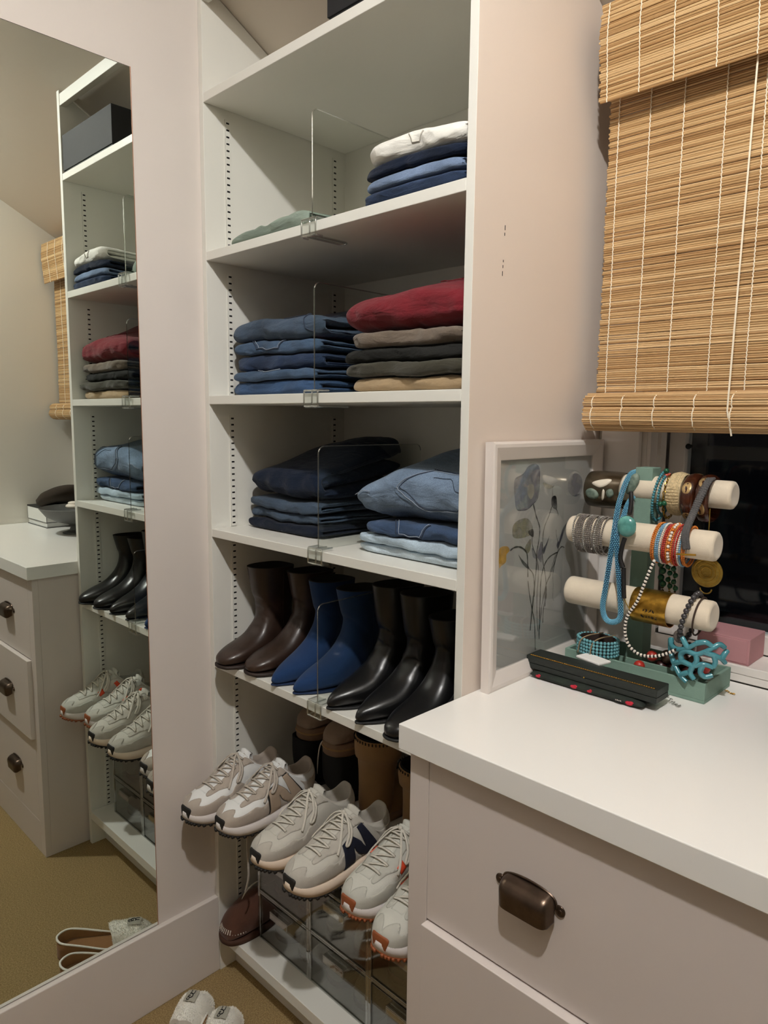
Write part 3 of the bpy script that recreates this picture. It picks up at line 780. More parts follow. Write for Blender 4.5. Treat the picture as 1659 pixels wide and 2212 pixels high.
sneaker('off-white sneaker with a brown gum toe against the closet side panel', 'gum-soled sneakers', .722, -.112, ZF, .02, n_off, su_cool, mid_w, rub_g, None, 1, lace_w, orange, seed=6)

# ---- shoes behind the sneakers
su_taupe = M('suede_taupe', (150, 128, 110), .95, bump=.25, bs=500, sheen=.1, var=.08, vs=30)
su_tan = M('suede_tan', (158, 122, 80), .95, bump=.25, bs=500, sheen=.1, var=.1, vs=30)
rub_t = M('rubber_taupe', (134, 106, 82), .8)
wool_k = M('wool_black', (14, 13, 12), .98, bump=.5, bs=500)
def lowshoe(name, label, group, x, ytoe, z, yaw, upper, sole, lining, lace=None, holes=False, sole_t=.02, L=.25, cat='shoe', welt=None, pitch=0.0, h=.085, dome=0.0):
    b0 = sole_t
    st = [(.004, b0+.016, .004, b0+.004, .010), (.012, b0+.028, .008, b0, .028), (.038, b0+.042+dome*.5, .034, b0, .0415), (.080, b0+.050+dome, .078, b0, .046), (.112, b0+.060+dome, .120, b0, .044),
          (.132, b0+.068+dome*.6, .165, b0, .040), (.140, b0+.072, .205, b0+.002, .037), (.143, b0+.072, .236, b0+.012, .036), (.146, b0+.070, .244, b0+.040, .035), (.150, b0+.066, .240, b0+h-.02, .032)]
    k = L/.25; st = [(a*k, b_, c*k, d, w) for a, b_, c, d, w in st]
    S = shoe_surface(st, .85, .85, (.016, 6.5))
    t = thing(name, (x, ytoe+L/2, z), label, cat, group, yaw); t.rotation_euler.x = pitch
    def put(mb, nm, mt, sm='all', par=None):
        mb.v = [(p[0], p[1]-L/2, p[2]) for p in mb.v]; return mb.build(nm, mt, par or t, sm, local=True)
    mb = MB(); shell(mb, S, 0, S.n, 44, 36); put(mb, 'upper', upper)
    rim = [S(S.n, 2*math.pi*j/36) for j in range(36)]; cen = sum(rim, Vector())/36
    lo = [Vector((cen.x+(p.x-cen.x)*.8, cen.y+(p.y-cen.y)*.85, b0+.012)) for p in rim]
    mb = MB(); mb.loft([rim, [cen+(p-cen)*.93+Vector((0, 0, .001)) for p in rim], lo], False, True); put(mb, 'lining', lining)
    ow = [(-.001, .003), (.003, .018), (.012, .031), (.038, .0435), (.080, .048), (.120, .046), (.165, .042), (.205, .039), (.236, .033), (.247, .018), (.250, .002)]
    ol = rounded_outline(L, [(a*k, w) for a, w in ow])
    mb = MB(); sole_slab(mb, ol, lambda y: sole_t+.002, lambda y: .0008, 1.02); put(mb, 'sole', sole)
    if welt:
        ring = [(ol(i/40)[1]*1.035, ol(i/40)[0], sole_t*.62) for i in range(41)]+[(-ol(i/40)[1]*1.035, ol(i/40)[0], sole_t*.62) for i in range(39, 0, -1)]
        mb = MB(); mb.tube(ring, .003, 6, True); put(mb, 'welt', welt)
    if holes:
        for sg in (1, -1):
            for i in range(4):
                p = S(4.2+i*.75, math.radians(sg*24), .0006); mb = MB(); mb.ball(p, (.0026, .0026, .0018), 8, 5); put(mb, 'lace_hole', m_dark)
    if lace:
        mb = MB(); mb.tube(spline(lace, 6), lambda q: .0024 if q < .8 else .0024-.0016*(q-.8)/.2, 6, flat=.7); put(mb, 'lace', lace_w)
    return t
# dark lace-up pair the taupe pair rests on
lb = M('canvas_black', (20, 19, 18), .9, bump=.2, bs=500)
for x, lab in ((.115, 'black ankle shoe under the taupe shoe nearest the side panel'), (.242, 'black ankle shoe under the taupe shoe beside the tan boot')):
    tt = thing('ankle_shoe', (x, .31, ZF), lab, 'shoe', 'black shoes under the taupe pair')
    st = [(.003, .02, .004, .012, .01), (.012, .05, .01, .006, .03), (.04, .07, .035, .006, .044), (.09, .085, .09, .006, .046), (.13, .105, .15, .006, .044), (.15, .122, .2, .008, .042), (.158, .134, .245, .05, .042), (.158, .138, .25, .138, .044)]
    S = shoe_surface(st, .85, .85)
    mb = MB(); shell(mb, S, 0, S.n, 30, 28); mb.v = [(p[0], .125-p[1], p[2]) for p in mb.v]; mb.build('upper', lb, tt, 'all', local=True)
    rim = [S(S.n, 2*math.pi*j/28) for j in range(28)]; cen = sum(rim, Vector())/28
    mb = MB(); mb.loft([rim, [cen+(p-cen)*.9 for p in rim], [cen+(p-cen)*.8-Vector((0, 0, .05)) for p in rim]], False, True); mb.v = [(p[0], .125-p[1], p[2]) for p in mb.v]; mb.build('lining', wool_k, tt, 'all', local=True)
    ol = rounded_outline(.25, [(-.001, .003), (.003, .018), (.012, .031), (.038, .0435), (.080, .048), (.120, .046), (.165, .042), (.205, .039), (.236, .033), (.247, .018), (.250, .002)])
    mb = MB(); sole_slab(mb, ol, lambda y: .009, lambda y: .0006); mb.v = [(p[0], .125-p[1], p[2]) for p in mb.v]; mb.build('sole', l_black_s, tt, 'all', local=True)
ZT = ZF+.139
lowshoe('slip_on', 'taupe suede shoe with a thick layered sole raised beside the side panel', 'taupe suede shoes', .118, .190, ZT, .03, su_taupe, rub_t, l_lining, None, True, .03, .235, 'shoe', su_tan, 0, .07)
lowshoe('slip_on', 'taupe suede shoe with a thick layered sole and dangling lace beside the tan boot', 'taupe suede shoes', .245, .180, ZT, -.02, su_taupe, rub_t, l_lining,
        [(-.034, .030, .028), (-.046, .016, .010), (-.050, .010, -.03), (-.052, .009, -.075)], True, .03, .235, 'shoe', su_tan, 0, .07)
# tan boots facing away, black fleece openings toward the room
def tan_boot(label, x, yh, z, h):
    t = thing('suede_boot', (x, yh, z), label, 'boot', 'tan suede boots')
    def ring(y, z_, rx, ry, n=36): return [(rx*math.cos(2*math.pi*j/n), y+ry*math.sin(2*math.pi*j/n), z_) for j in range(n)]
    mb = MB(); rings = []
    for zz, rx, ry, yo in [(.022, .040, .042, .045), (.05, .043, .046, .046), (.09, .045, .046, .048), (.13, .048, .048, .050), (h*.74, .052, .052, .052), (h*.76, .060, .058, .053), (h*.86, .062, .060, .053), (h*.97, .061, .060, .053), (h, .058, .057, .053)]:
        rings.append(ring(yo, zz, rx, ry))
    mb.loft(rings, True, False); mb.build('shaft', su_tan, t, 'all', local=True)
    mb = MB(); mb.loft([ring(.05, .02, .041, .045), ring(.11, .02, .046, .10), ring(.12, .05, .044, .095), ring(.11, .085, .03, .06)]); mb.build('foot', su_tan, t, 'all', local=True)
    mb = MB(); mb.loft([ring(.053, h, .0575, .0565), ring(.053, h+.003, .053, .052), ring(.053, h-.01, .049, .048), ring(.053, h*.5, .042, .042)], False, True); mb.build('fleece_lining', wool_k, t, 'all', local=True)
    ol = rounded_outline(.2, [(.0, .003), (.004, .02), (.02, .036), (.06, .043), (.12, .047), (.18, .045), (.215, .03), (.226, .003)])
    mb = MB(); sole_slab(mb, ol, lambda y: .021, lambda y: .0006); mb.build('sole', rub_t, t, 'all', local=True)
    for j in range(22):
        a = math.pi*(1+j/21); p0 = (.0615*math.cos(a), .053+.0605*math.sin(a), h*.965)
        MB().tube([p0, (p0[0]*1.01, p0[1]-.0006, h*.995)], .0014, 5).build('whip_stitch', wool_k, t, True, local=True)
tan_boot('tan suede boot with black fleece opening beside the taupe shoe', .372, .186, ZF, .222)
tan_boot('tan suede boot with black fleece opening behind the gum-soled sneakers', .512, .200, ZF, .185)

# ---- brown moccasin on the bottom shelf
su_brown = M('suede_brown', (84, 50, 34), .95, bump=.25, bs=450, sheen=.15, var=.2, vs=25)
rub_br = M('sole_brown', (70, 40, 24), .8)
mo = lowshoe('moccasin', 'dark brown suede moccasin beside the clear shoe drawers', None, .0518, -.026, ZG, .0, su_brown, rub_br, l_lining, [(.010, .145, .105), (-.002, .12, .12), (-.004, .085, .11), (-.012, .072, .085)], False, .012, .255, 'shoe', None, 0, .085, .024)
for j in range(26):
    a = math.radians(-120+240*j/25); x = .043*math.sin(a); y = .046-.044*math.cos(a)-.1275
    MB().tube([(x*1.0, y, .030), (x*.86, y+.006*math.cos(a), .040)], .0016, 5).build('whip_stitch', lace_b, mo, True, local=True)

# ---- clear stacked shoe drawers
def shoe_drawer(x0, z0, label, w=.2125, h=.1365):
    y0, y1 = .060, .36; x1 = x0+w; th = .0022
    t = thing('shoe_drawer', ((x0+x1)/2, (y0+y1)/2, z0), label, 'drawer box', 'clear stacked shoe drawers')
    f = MB(); f.box(x0, x0+th, y0, y1, z0, z0+h).box(x1-th, x1, y0, y1, z0, z0+h).box(x0+th, x1-th, y0, y1, z0, z0+th).box(x0+th, x1-th, y0, y1, z0+h-th, z0+h).box(x0+th, x1-th, y1-th, y1, z0+th, z0+h-th)
    f.build('shell', m_acrdrawer, t)
    e = MB(); r = .0045
    for xx in (x0+r, x1-r): e.box(xx-r, xx+r, y0-.002, y0+.003, z0, z0+h)
    for zz in (z0+r*.6, z0+h-r*.6): e.box(x0+2*r, x1-2*r, y0-.002, y0+.003, zz-r*.6, zz+r*.6)
    e.build('front_rim', m_acredge, t, bevel=.001)
    d = MB(); a, b_ = x0+.011, x1-.011
    d.box(a, b_, y0+.0004, y0+.003, z0+.008, z0+h-.012)
    dr = d.build('drawer_front', m_acrdrawer, t, bevel=.0008)
    MB().box(x0+.0032, x0+.0046, y0+.004, y1-.01, z0+.008, z0+h*.7).box(x1-.0046, x1-.0032, y0+.004, y1-.01, z0+.008, z0+h*.7).build('drawer_side', m_acr, t)
    hx = (a+b_)/2; hz = z0+h*.80
    MB().box(hx-.036, hx+.036, y0-.016, y0-.0002, hz+.004, hz+.008).box(hx-.036, hx+.036, y0-.016, y0-.012, hz-.012, hz+.004).build('handle', m_acredge, dr, bevel=.0012)
for i, x0 in enumerate((.0995, .3125, .5255)):
    w3 = .2125
    shoe_drawer(x0, ZG+.0004, ['clear shoe drawer standing on the shelf beside the moccasin', 'clear shoe drawer standing on the shelf between two others', 'clear shoe drawer standing on the shelf beside the dresser'][i], w3)
    shoe_drawer(x0, ZG+.0004+.137, ['clear shoe drawer stacked above the one beside the moccasin', 'clear shoe drawer stacked above the middle one', 'clear shoe drawer stacked above the one beside the dresser'][i], w3)
g_grey = M('suede_greyshoe', (120, 116, 104), .9, var=.15, vs=30); g_dark = M('leather_darkshoe', (44, 34, 28), .6, var=.2, vs=30); g_ol = M('suede_olive', (96, 92, 74), .9)
k = 0
for x0 in (.0995, .3125, .5255):
    for zz in (ZG+.0035, ZG+.1405):
        for dx in (.0562, .1563):
            lowshoe('stored_shoe', ['grey-green low shoe', 'dark brown low shoe', 'olive suede low shoe'][k % 3]+' inside the '+('upper' if zz > ZG+.1 else 'lower')+' clear drawer '+{.0995: 'beside the moccasin', .3125: 'in the middle column', .5255: 'beside the dresser'}[x0], 'shoes inside the clear drawers', x0+dx, .085, zz, 0, [g_grey, g_dark, g_ol][k % 3], rub_br, l_lining, None, False, .012, .245)
        k += 1

# ---- white fluffy slippers on the carpet
fluff = M('fleece_white', (244, 241, 232), .95, bump=.6, bs=260, sheen=.3)
su_slip = M('suede_slipper', (146, 104, 62), .95, bump=.25, bs=450, sheen=.15, var=.08, vs=30)
patch_g = M('logo_patch', (176, 172, 158), .9, bump=.4, bs=500); ink = M('logo_thread', (30, 26, 24), .9)
def slipper(label, toe, heel):
    toe, heel = Vector(toe), Vector(heel); d = (heel-toe); L = d.length; yaw = math.atan2(-d.x, d.y)
    t = thing('slipper', (*( (toe+heel)/2), 0), label, 'slipper', 'white fluffy slippers on the carpet', yaw)
    ol = rounded_outline(L, [(0, .003), (.004, .017), (.016, .030), (.05, .0405), (.09, .0415), (.15, .0375), (.20, .036), (L-.03, .033), (L-.008, .02), (L, .003)])
    c = lambda mb: setattr(mb, 'v', [(p[0], p[1]-L/2, p[2]) for p in mb.v])
    mb = MB(); sole_slab(mb, ol, lambda y: .022, lambda y: .0006, 1.0); c(mb); mb.build('sole', su_slip, t, 'all', local=True)
    # front upper
    mb = MB(); rings = []
    for i in range(20):
        y = .002+.150*i/19; w = 0
        for q in range(200):
            yy, ww = ol(q/200)
            if yy >= y: w = ww; break
        hh = .026+.052*smoothstep(0, .07, y)
        r = []
        for j in range(25):
            a = math.pi*j/24; r.append((w*1.06*math.cos(a), y-.020*smoothstep(.07, .152, y)*abs(math.cos(a)), .006+(hh)*math.sin(a)**.75))
        rings.append(r)
    mb.loft(rings, True, False, False)
    inn = [[(p[0]*.86, p[1], (p[2]-.006)*.82+.006) for p in r] for r in rings[::-1]]
    mb.loft([rings[-1], inn[0]], False, False, False); mb.loft(inn[:14], False, False, False)
    src = [Vector(p) for r in rings for p in r]; cen = Vector((0, .06, .02))
    c(mb); up = mb.build('fleece_upper', fluff, t, 'all', local=True)
    # tufts of fleece
    tf = MB(); g = random.Random(int(toe.x*1000))
    for q in range(2600):
        i = g.randrange(0, 19); j = g.randrange(0, 24); p = (Vector(rings[i][j])+(Vector(rings[i+1][j+1])-Vector(rings[i][j]))*g.random()); p += (Vector(rings[i][j+1])-Vector(rings[i][j]))*g.uniform(-.5, .5)
        nn = (p-Vector((p.x*.3, .075, .0))).normalized()+Vector((g.uniform(-.6, .6), g.uniform(-.6, .6), g.uniform(-.4, .6))); nn.normalize()
        s = nn.orthogonal().normalized()*.0011; l_ = g.uniform(.0022, .0048)
        tf.add([p-s, p+s, p+nn*l_], [(0, 1, 2)])
    c(tf); tg = tf.build('fleece_tufts', fluff, t, False, local=True); tag(tg, kind='stuff')
    # low heel wall, rim and insole
    ws = []
    for q in range(61):
        yy, ww = ol(.42+.58*q/60); ws.append((ww*1.0, yy))
    full = ws+[(-x, y) for x, y in ws[::-1]]
    mb = MB(); n = len(full)
    hz = lambda y: .024+.030*smoothstep(.10, L, y)+.02*(1-smoothstep(.10, .16, y))
    mb.loft([[(x*1.01, y, .004) for x, y in full], [(x*1.03, y, hz(y)*.6) for x, y in full], [(x, y, hz(y)) for x, y in full], [(x*.88, y-.003, hz(y)) for x, y in full], [(x*.88, y-.004, .022) for x, y in full]], False, False, False)
    c(mb); mb.build('heel_wall', su_slip, t, 'all', local=True)
    mb = MB(); mb.tube([(x*.95, y-.001, hz(y)+.001) for x, y in full], .0030, 6); c(mb); mb.build('fleece_rim', fluff, t, 'all', local=True)
    mb = MB(); sole_slab(mb, ol, lambda y: .024, lambda y: .022, .88); c(mb); mb.build('insole', su_slip, t, 'all', local=True)
    # stitched logo patch on the upper
    def up_pt(x, y, o=0.0):
        i = min(18, max(0, int((y-.002)/.150*19))); w = max(abs(p[0]) for p in rings[i]); a = math.acos(max(-1, min(1, x/w)))
        h0 = .026+.052*smoothstep(0, .07, y); return (x, y-.020*smoothstep(.07, .152, y)*abs(math.cos(a)), .0062+h0*math.sin(a)**.75+o)
    mb = MB(); V = []; nx, ny = 8, 10
    for i in range(nx+1):
        for j in range(ny+1): V.append(up_pt(-.015+.03*i/nx, .062+.038*j/ny, .0062))
    mb.add(V, [(i*(ny+1)+j, (i+1)*(ny+1)+j, (i+1)*(ny+1)+j+1, i*(ny+1)+j+1) for i in range(nx) for j in range(ny)])
    c(mb); pg = mb.build('logo_patch', patch_g, t, 'all', local=True)
    mb = MB()
    def stroke(pts, r=.0009): mb.tube([up_pt(x, y, .0072) for x, y in spline(pts, 6)], r, 5)
    def gl(cx, cy, s): return [(cx+s*.5, cy-s*.55), (cx+s*.1, cy-s*.75), (cx-s*.45, cy-s*.4), (cx-s*.45, cy+s*.4), (cx+s*.1, cy+s*.75), (cx+s*.5, cy+s*.4), (cx+s*.48, cy+s*.02), (cx+s*.1, cy+s*.02)]
    stroke([(-.006, .066), (-.006, .074), (-.002, .078), (.002, .074), (.002, .066)]); stroke(gl(.0, .083, .009), .0012); stroke(gl(.004, .093, .006))
    c(mb); mb.build('logo_letters', ink, pg, True, local=True)
    return t
slipper('white fluffy slipper with tan sole beside the wall baseboard', (.066, -.090), (.238, -.330))
slipper('white fluffy slipper with tan sole on open carpet', (.160, -.066), (.342, -.298))

# ------------------------------------------------------------------ dresser and worktop
ZCN, TCN, YC = 1.0305, .0432, -.1655
tag(MB().box(W+.0184, XR-.001, YC, YB-.0265, ZCN-TCN, ZCN).build('worktop', m_counter, bevel=.0015), 'long white laminate worktop lying on the dresser beside the shelving', 'worktop')
dr = thing('dresser', (1.33, .15, 0), 'wide painted dresser with bronze cup pulls under the white worktop', 'dresser')
DX0, DX1, DY = .830, XR-.002, -.148
MB().box(DX0, DX1, DY+.020, YB-.03, 0, ZCN-TCN-.0005).build('body', m_dresser, dr, bevel=.001)
MB().box(DX0, .8705, DY, DY+.0198, 0, ZCN-TCN-.0006).build('stile', m_dresser, dr, bevel=.001)
MB().box(1.803, DX1, DY, DY+.0198, 0, ZCN-TCN-.0006).build('stile', m_dresser, dr, bevel=.001)
MB().box(.8712, 1.8025, DY, DY+.0198, 0, .117).build('plinth', m_dresser, dr, bevel=.001)
def cup_pull(x, y, z, par):
    hw, ht, dp = .044, .046, .027
    mb = MB(); rings = []
    for i in range(25):
        u = -1+2*i/24; e = max(.25, (1-abs(u)**9)**.5); r = []
        for j in range(13):
            a = math.pi*.5-math.pi*.72*j/12      # from the back plate over the top to the front lip
            yy = y-dp*e*(math.cos(a) if a > 0 else 1-.12*abs(a)); zz = z+(ht*.42)*e*math.sin(a) if a > 0 else z-(ht*.55)*(-a)/(math.pi*.22)*e**.3
            r.append((x+hw*u, yy, zz))
        rings.append(r)
    inner = [[(p[0]*1.0, min(y-.0006, p[1]+.002), p[2]-.0015) for p in r] for r in rings]
    mb.loft(rings, False, False, False); mb.loft(inner[::-1], False, False, False)
    for A, B in ((rings[0], inner[0]), (inner[-1], rings[-1])): mb.loft([A, B], False, False, False)
    mb.loft([[r[-1] for r in rings], [r[-1] for r in inner]], False, False, False)
    for sg in (-1, 1):
        mb.lathe([(.0, -.0022), (.0075, -.0022), (.0085, -.0012), (.0085, 0)], (x+sg*(hw+.006), y, z), 20, 1)
        mb.lathe([(.0, -.0034), (.003, -.003), (.0034, -.002)], (x+sg*(hw+.007), y, z), 12, 1)
    # back plate edge over the cup
    mb.tube([(x+(hw+.001)*math.cos(a), y-.0015, z+(ht*.42+.003)*max(0, math.sin(a))**.5) for a in [math.pi*i/20 for i in range(21)]], .0018, 6)
    return mb.build('handle', m_bronze, par, True)
for (z0, z1, oy) in [(.7025, .9865, 0), (.419, .699, -.014), (.119, .4155, 0)]:
    d = MB().box(.8715, 1.8022, DY+oy, DY+.0195+oy, z0, z1).build('drawer', m_dresser, dr, bevel=.0012)
    zc_ = .8445 if z0 > .6 else (z0+z1)/2+.004
    for hx in (1.066, 1.608): cup_pull(hx, DY+oy, zc_, d)

# ------------------------------------------------------------------ window
m_sash = M('sash_white', (222, 216, 210), .4)
m_outer = M('storm_frame_dark', (58, 56, 54), .6)
win = thing('window_1', ((WX0+WX1)/2, YB+.07, WZ0), None, None); win['kind'] = 'structure'
MB().box(.829, WX0-.0005, YB-.014, YB-.0003, ZCN+.001, WZ1+.08).build('casing', m_trim, win, bevel=.002)
MB().box(WX1, WX1+.086, YB-.014, YB-.0003, ZCN+.001, WZ1+.08).build('casing', m_trim, win, bevel=.002)
MB().box(WX0, WX0+.010, YB+.0, YB+.139, WZ0+.0003, WZ1).build('jamb', m_trim, win)
MB().box(WX0+.0102, WX0+.026, YB+.034, YB+.060, WZ0+.0003, WZ1).build('stop', m_trim, win, bevel=.001)
MB().box(WX0+.0102, WX0+.018, YB+.0, YB+.034, WZ0+.0003, WZ1).build('jamb_liner', m_trim, win, bevel=.001)
MB().box(WX1-.012, WX1, YB, YB+.139, WZ0+.0003, WZ1).build('jamb', m_trim, win)
MB().box(WX0, WX1, YB, YB+.139, WZ1-.012, WZ1).build('head', m_trim, win)
sx0, sx1, sy0, sy1 = WX0+.0265, WX1-.013, YB+.072, YB+.108
sash = MB().box(sx0, sx0+.034, sy0, sy1, WZ0+.001, WZ1-.013).box(sx1-.034, sx1, sy0, sy1, WZ0+.001, WZ1-.013).box(sx0+.034, sx1-.034, sy0, sy1, WZ0+.001, WZ0+.040).box(sx0+.034, sx1-.034, sy0, sy1, WZ1-.06, WZ1-.013).build('sash', m_sash, win, bevel=.002)
MB().box(sx0+.034, sx1-.034, sy0+.016, sy0+.02, WZ0+.040, WZ1-.06).build('pane', m_glass, win)
MB().box(sx0+.030, sx0+.062, YB+.118, YB+.132, WZ0+.002, WZ1-.013).box(sx0+.062, sx1-.03, YB+.118, YB+.132, 1.448, 1.476).box(sx0+.062, sx1-.03, YB+.118, YB+.132, WZ0+.002, WZ0+.05).build('storm_frame', m_outer, win)
MB().tube([(sx0+.046, sy0-.001, 1.475), (sx0+.046, sy0-.014, 1.475)], .004, 8).ball((sx0+.046, sy0-.015, 1.475), .006, 8, 6).build('latch', m_dark, win, True)
sill = MB().box(WX0+.0185, WX1+.09, YB-.026, YB+.0715, WZ0-.017, WZ0)
tag(sill.build('trim_1', m_trim, bevel=.002), kind='structure')
tag(MB().box(WX0+.0, XR-.001, YB-.025, YB-.0005, ZCN+.0015, WZ0-.0175).build('trim_2', m_trim, bevel=.001), kind='structure')
struct('ground_outside', MB().box(-3, 5, 1.2, 6, -.3, -.25), m_outer)

# ------------------------------------------------------------------ bamboo blind
def bamboo_mat():
    m, nt, b = new_mat('bamboo'); L = nt.links
    b.inputs['Roughness'].default_value = .55
    at_ = nt.nodes.new('ShaderNodeAttribute'); at_.attribute_name = 'tone'
    r = nt.nodes.new('ShaderNodeValToRGB'); e = r.color_ramp.elements
    e[0].position = 0; e[0].color = (*lin((156, 118, 74)), 1); e[1].position = 1; e[1].color = (*lin((210, 178, 132)), 1)
    k = e.new(.5); k.color = (*lin((190, 154, 106)), 1)
    tc = nt.nodes.new('ShaderNodeTexCoord'); mp = nt.nodes.new('ShaderNodeMapping'); mp.inputs['Scale'].default_value = (6, 300, 300)
    n = nt.nodes.new('ShaderNodeTexNoise'); n.inputs['Scale'].default_value = 3
    L.new(tc.outputs['Object'], mp.inputs[0]); L.new(mp.outputs[0], n.inputs['Vector'])
    ad = nt.nodes.new('ShaderNodeMath'); ad.operation = 'MULTIPLY_ADD'; ad.inputs[1].default_value = .5; ad.inputs[2].default_value = -.25
    L.new(n.outputs['Fac'], ad.inputs[0])
    a2 = nt.nodes.new('ShaderNodeMath'); a2.operation = 'ADD'; L.new(ad.outputs[0], a2.inputs[0]); L.new(at_.outputs['Fac'], a2.inputs[1])
    L.new(a2.outputs[0], r.inputs['Fac']); L.new(r.outputs['Color'], b.inputs['Base Color'])
    return m
m_bam = bamboo_mat(); m_cord = M('cotton_cord', (240, 230, 208), .85)
BX0, BX1 = .857, 1.852
bl = thing('bamboo_blind', ((BX0+BX1)/2, .36, 1.50), 'rolled bamboo stick blind with valance hanging in front of the window', 'blind')
def sticks(name, path, pitch, jx, x0=BX0, r=.00185):
    """bamboo sticks laid along x, one every pitch along the (y, z) path"""
    g = random.Random(len(path)); mb = MB(); tone = []
    pts = []; acc = 0
    for i in range(len(path)-1):
        a, b_ = Vector(path[i]), Vector(path[i+1]); L = (b_-a).length
        while acc < L: pts.append(a+(b_-a)*(acc/L)); acc += pitch
        acc -= L
    for q in pts:
        xa = x0+g.uniform(-.002, .0022); xb = BX1+g.uniform(-.002, .002); y, z = q; k = g.random()
        segs = 7; rings = []
        w0, w1 = g.uniform(0, 6.28), g.uniform(0, 6.28)
        for s in range(segs+1):
            x = xa+(xb-xa)*s/segs; yy = y+.0008*math.sin(x*9+w0); zz = z+.0006*math.sin(x*7+w1)
            rings.append([(x, yy-r, zz), (x, yy-r*.5, zz+r), (x, yy+r*.5, zz+r), (x, yy+r, zz), (x, yy+r*.5, zz-r), (x, yy-r*.5, zz-r)])
        f0 = len(mb.f); mb.loft(rings); tone += [k]*(len(mb.f)-f0)
    ob = mb.build(name, m_bam, bl, True)
    at_ = ob.data.attributes.new('tone', 'FLOAT', 'FACE'); at_.data.foreach_set('value', tone)
    return tag(ob, kind='stuff')
YP, YV = .369, .322
panel_path = [(YP+.002, 2.31), (YP, 2.0), (YP+.002, 1.8), (YP-.001, 1.65), (YP, 1.572)]
sticks('stick_panel', panel_path, .0041, .002)
val_path = [(YV-.001, 2.287), (YV-.006, 2.23), (YV, 2.17), (YV+.004, 2.117)]
sticks('stick_valance', val_path, .0041, .002)
cy, cz = .348, 1.541
roll = [(cy+.014, 1.574), (cy-.006, 1.578), (cy-.022, 1.570), (cy-.026, 1.560), (cy-.022, 1.551), (cy-.027, 1.546), (cy-.030, 1.535), (cy-.026, 1.521), (cy-.014, 1.511), (cy+.004, 1.508), (cy+.022, 1.516), (cy+.026, 1.535), (cy+.024, 1.56), (cy+.014, 1.572)]
sticks('stick_roll', spline(roll, 4), .0041, .002, BX0-.003)
MB().box(BX0+.004, BX1-.004, YV+.004, YP+.010, 2.268, 2.286).build('head_rail', M('rail_wood', (190, 150, 96), .6), bl)
for bx_ in (BX0+.36, BX0+.70): MB().box(bx_-.01, bx_+.01, YV+.01, YV+.03, 2.286, zceil(YV+.03)-.001).build('ceiling_bracket', m_trim, bl)
def cordline(pts, r=.0011, wob=.0012, nm='warp_cord'):
    q = []; pts = [Vector(p) for p in pts]
    for i in range(len(pts)-1):
        n = max(2, int((pts[i+1]-pts[i]).length/.0041))
        for j in range(n): q.append(pts[i]+(pts[i+1]-pts[i])*(j/n)+Vector(((.5-(j % 2))*wob, 0, 0)))
    q.append(pts[-1]); MB().tube(q, r, 4).build(nm, m_cord, bl, True)
def blind_cords(x):
    cordline([(x, a-.0030, b_) for a, b_ in panel_path])
    cordline([(x-.012+.008, a-.0030, b_) for a, b_ in val_path])
    cordline([(x-.004, a-.003 if a < cy else a+.003, b_) for a, b_ in roll[:10]])
for u in (1319, 1384, 1454, 1541, 1623, 1712):
    x = P(u, 650, 1, YP).x
    blind_cords(x)
x_last = P(1712, 650, 1, YP).x
while x_last+.075 < BX1-.02:
    x_last += .082; blind_cords(x_last)
a, b_ = P(1636, 120, 1, YP-.035), P(1573, 862, 1, .314)
MB().tube([(a.x, YP-.030, 2.16), (a.x, YP-.032, 2.11), tuple(b_), (b_.x, .313, 1.545), (b_.x+.004, .330, 1.502)], .0016, 6).build('pull_cord', m_cord, bl, True)

# ------------------------------------------------------------------ picture frame leaning on the shelving side
m_frame = M('frame_white', (226, 218, 212), .35)
FY0, FY1, FH = .0415, .4385, .456
fr = thing('picture_frame', (.8395, (FY0+FY1)/2, ZCN), 'white framed watercolour of grey and yellow poppies leaning beside the jewellery stand', 'picture')
fr.rotation_euler = (0, -.010, 0)
fw = FY1-FY0; TD = .0185
def rail(p, q, inx, inz):
    """mitred rail from corner p to q (local y, z); inx/inz point inward at p and q"""
    prof = [(0, 0), (0, TD*.92), (.004, TD), (.010, TD), (.031, TD*.60), (.033, TD*.55), (.033, 0)]
    rings = []
    for (c, d) in ((p, inx), (q, inz)):
        rings.append([(h-.0105, c[0]+d[0]*w, c[1]+d[1]*w) for w, h in prof])
    return MB().loft(rings)
hw = fw/2
cs = [(-hw, .0), (hw, .0), (hw, FH), (-hw, FH)]; ins = [(1, 1), (-1, 1), (-1, -1), (1, -1)]
for i in range(4): rail(cs[i], cs[(i+1) % 4], ins[i], ins[(i+1) % 4]).build('frame_rail', m_frame, fr, local=True)
m_paper = M('watercolour_paper', (196, 194, 190), .9, var=.06, vs=6)
MB().box(-.0102, -.0052, -hw+.030, hw-.030, .030, FH-.030).build('art_paper', m_paper, fr, local=True)
MB().box(-.0022, -.0010, -hw+.0325, hw-.0325, .0325, FH-.0325).build('glass', m_picglass, fr, local=True)
XA = .8395-.0050
def art(u, v):
    q = P(1040+u/4.254, 960+v/4.254, 0, XA); return (q.y-(FY0+FY1)/2, q.z-ZCN)
def wash(name, col, alpha):
    m, nt, b = new_mat(name); L = nt.links
    b.inputs['Base Color'].default_value = (*lin(col), 1); b.inputs['Roughness'].default_value = .9
    tc = nt.nodes.new('ShaderNodeTexCoord'); n = nt.nodes.new('ShaderNodeTexNoise'); n.inputs['Scale'].default_value = 45; n.inputs['Detail'].default_value = 4
    L.new(tc.outputs['Object'], n.inputs['Vector'])
    mr = nt.nodes.new('ShaderNodeMapRange'); mr.inputs['From Min'].default_value = .3; mr.inputs['From Max'].default_value = .7; mr.inputs['To Min'].default_value = alpha*.35; mr.inputs['To Max'].default_value = alpha
    L.new(n.outputs['Fac'], mr.inputs['Value']); L.new(mr.outputs['Result'], b.inputs['Alpha'])
    return m
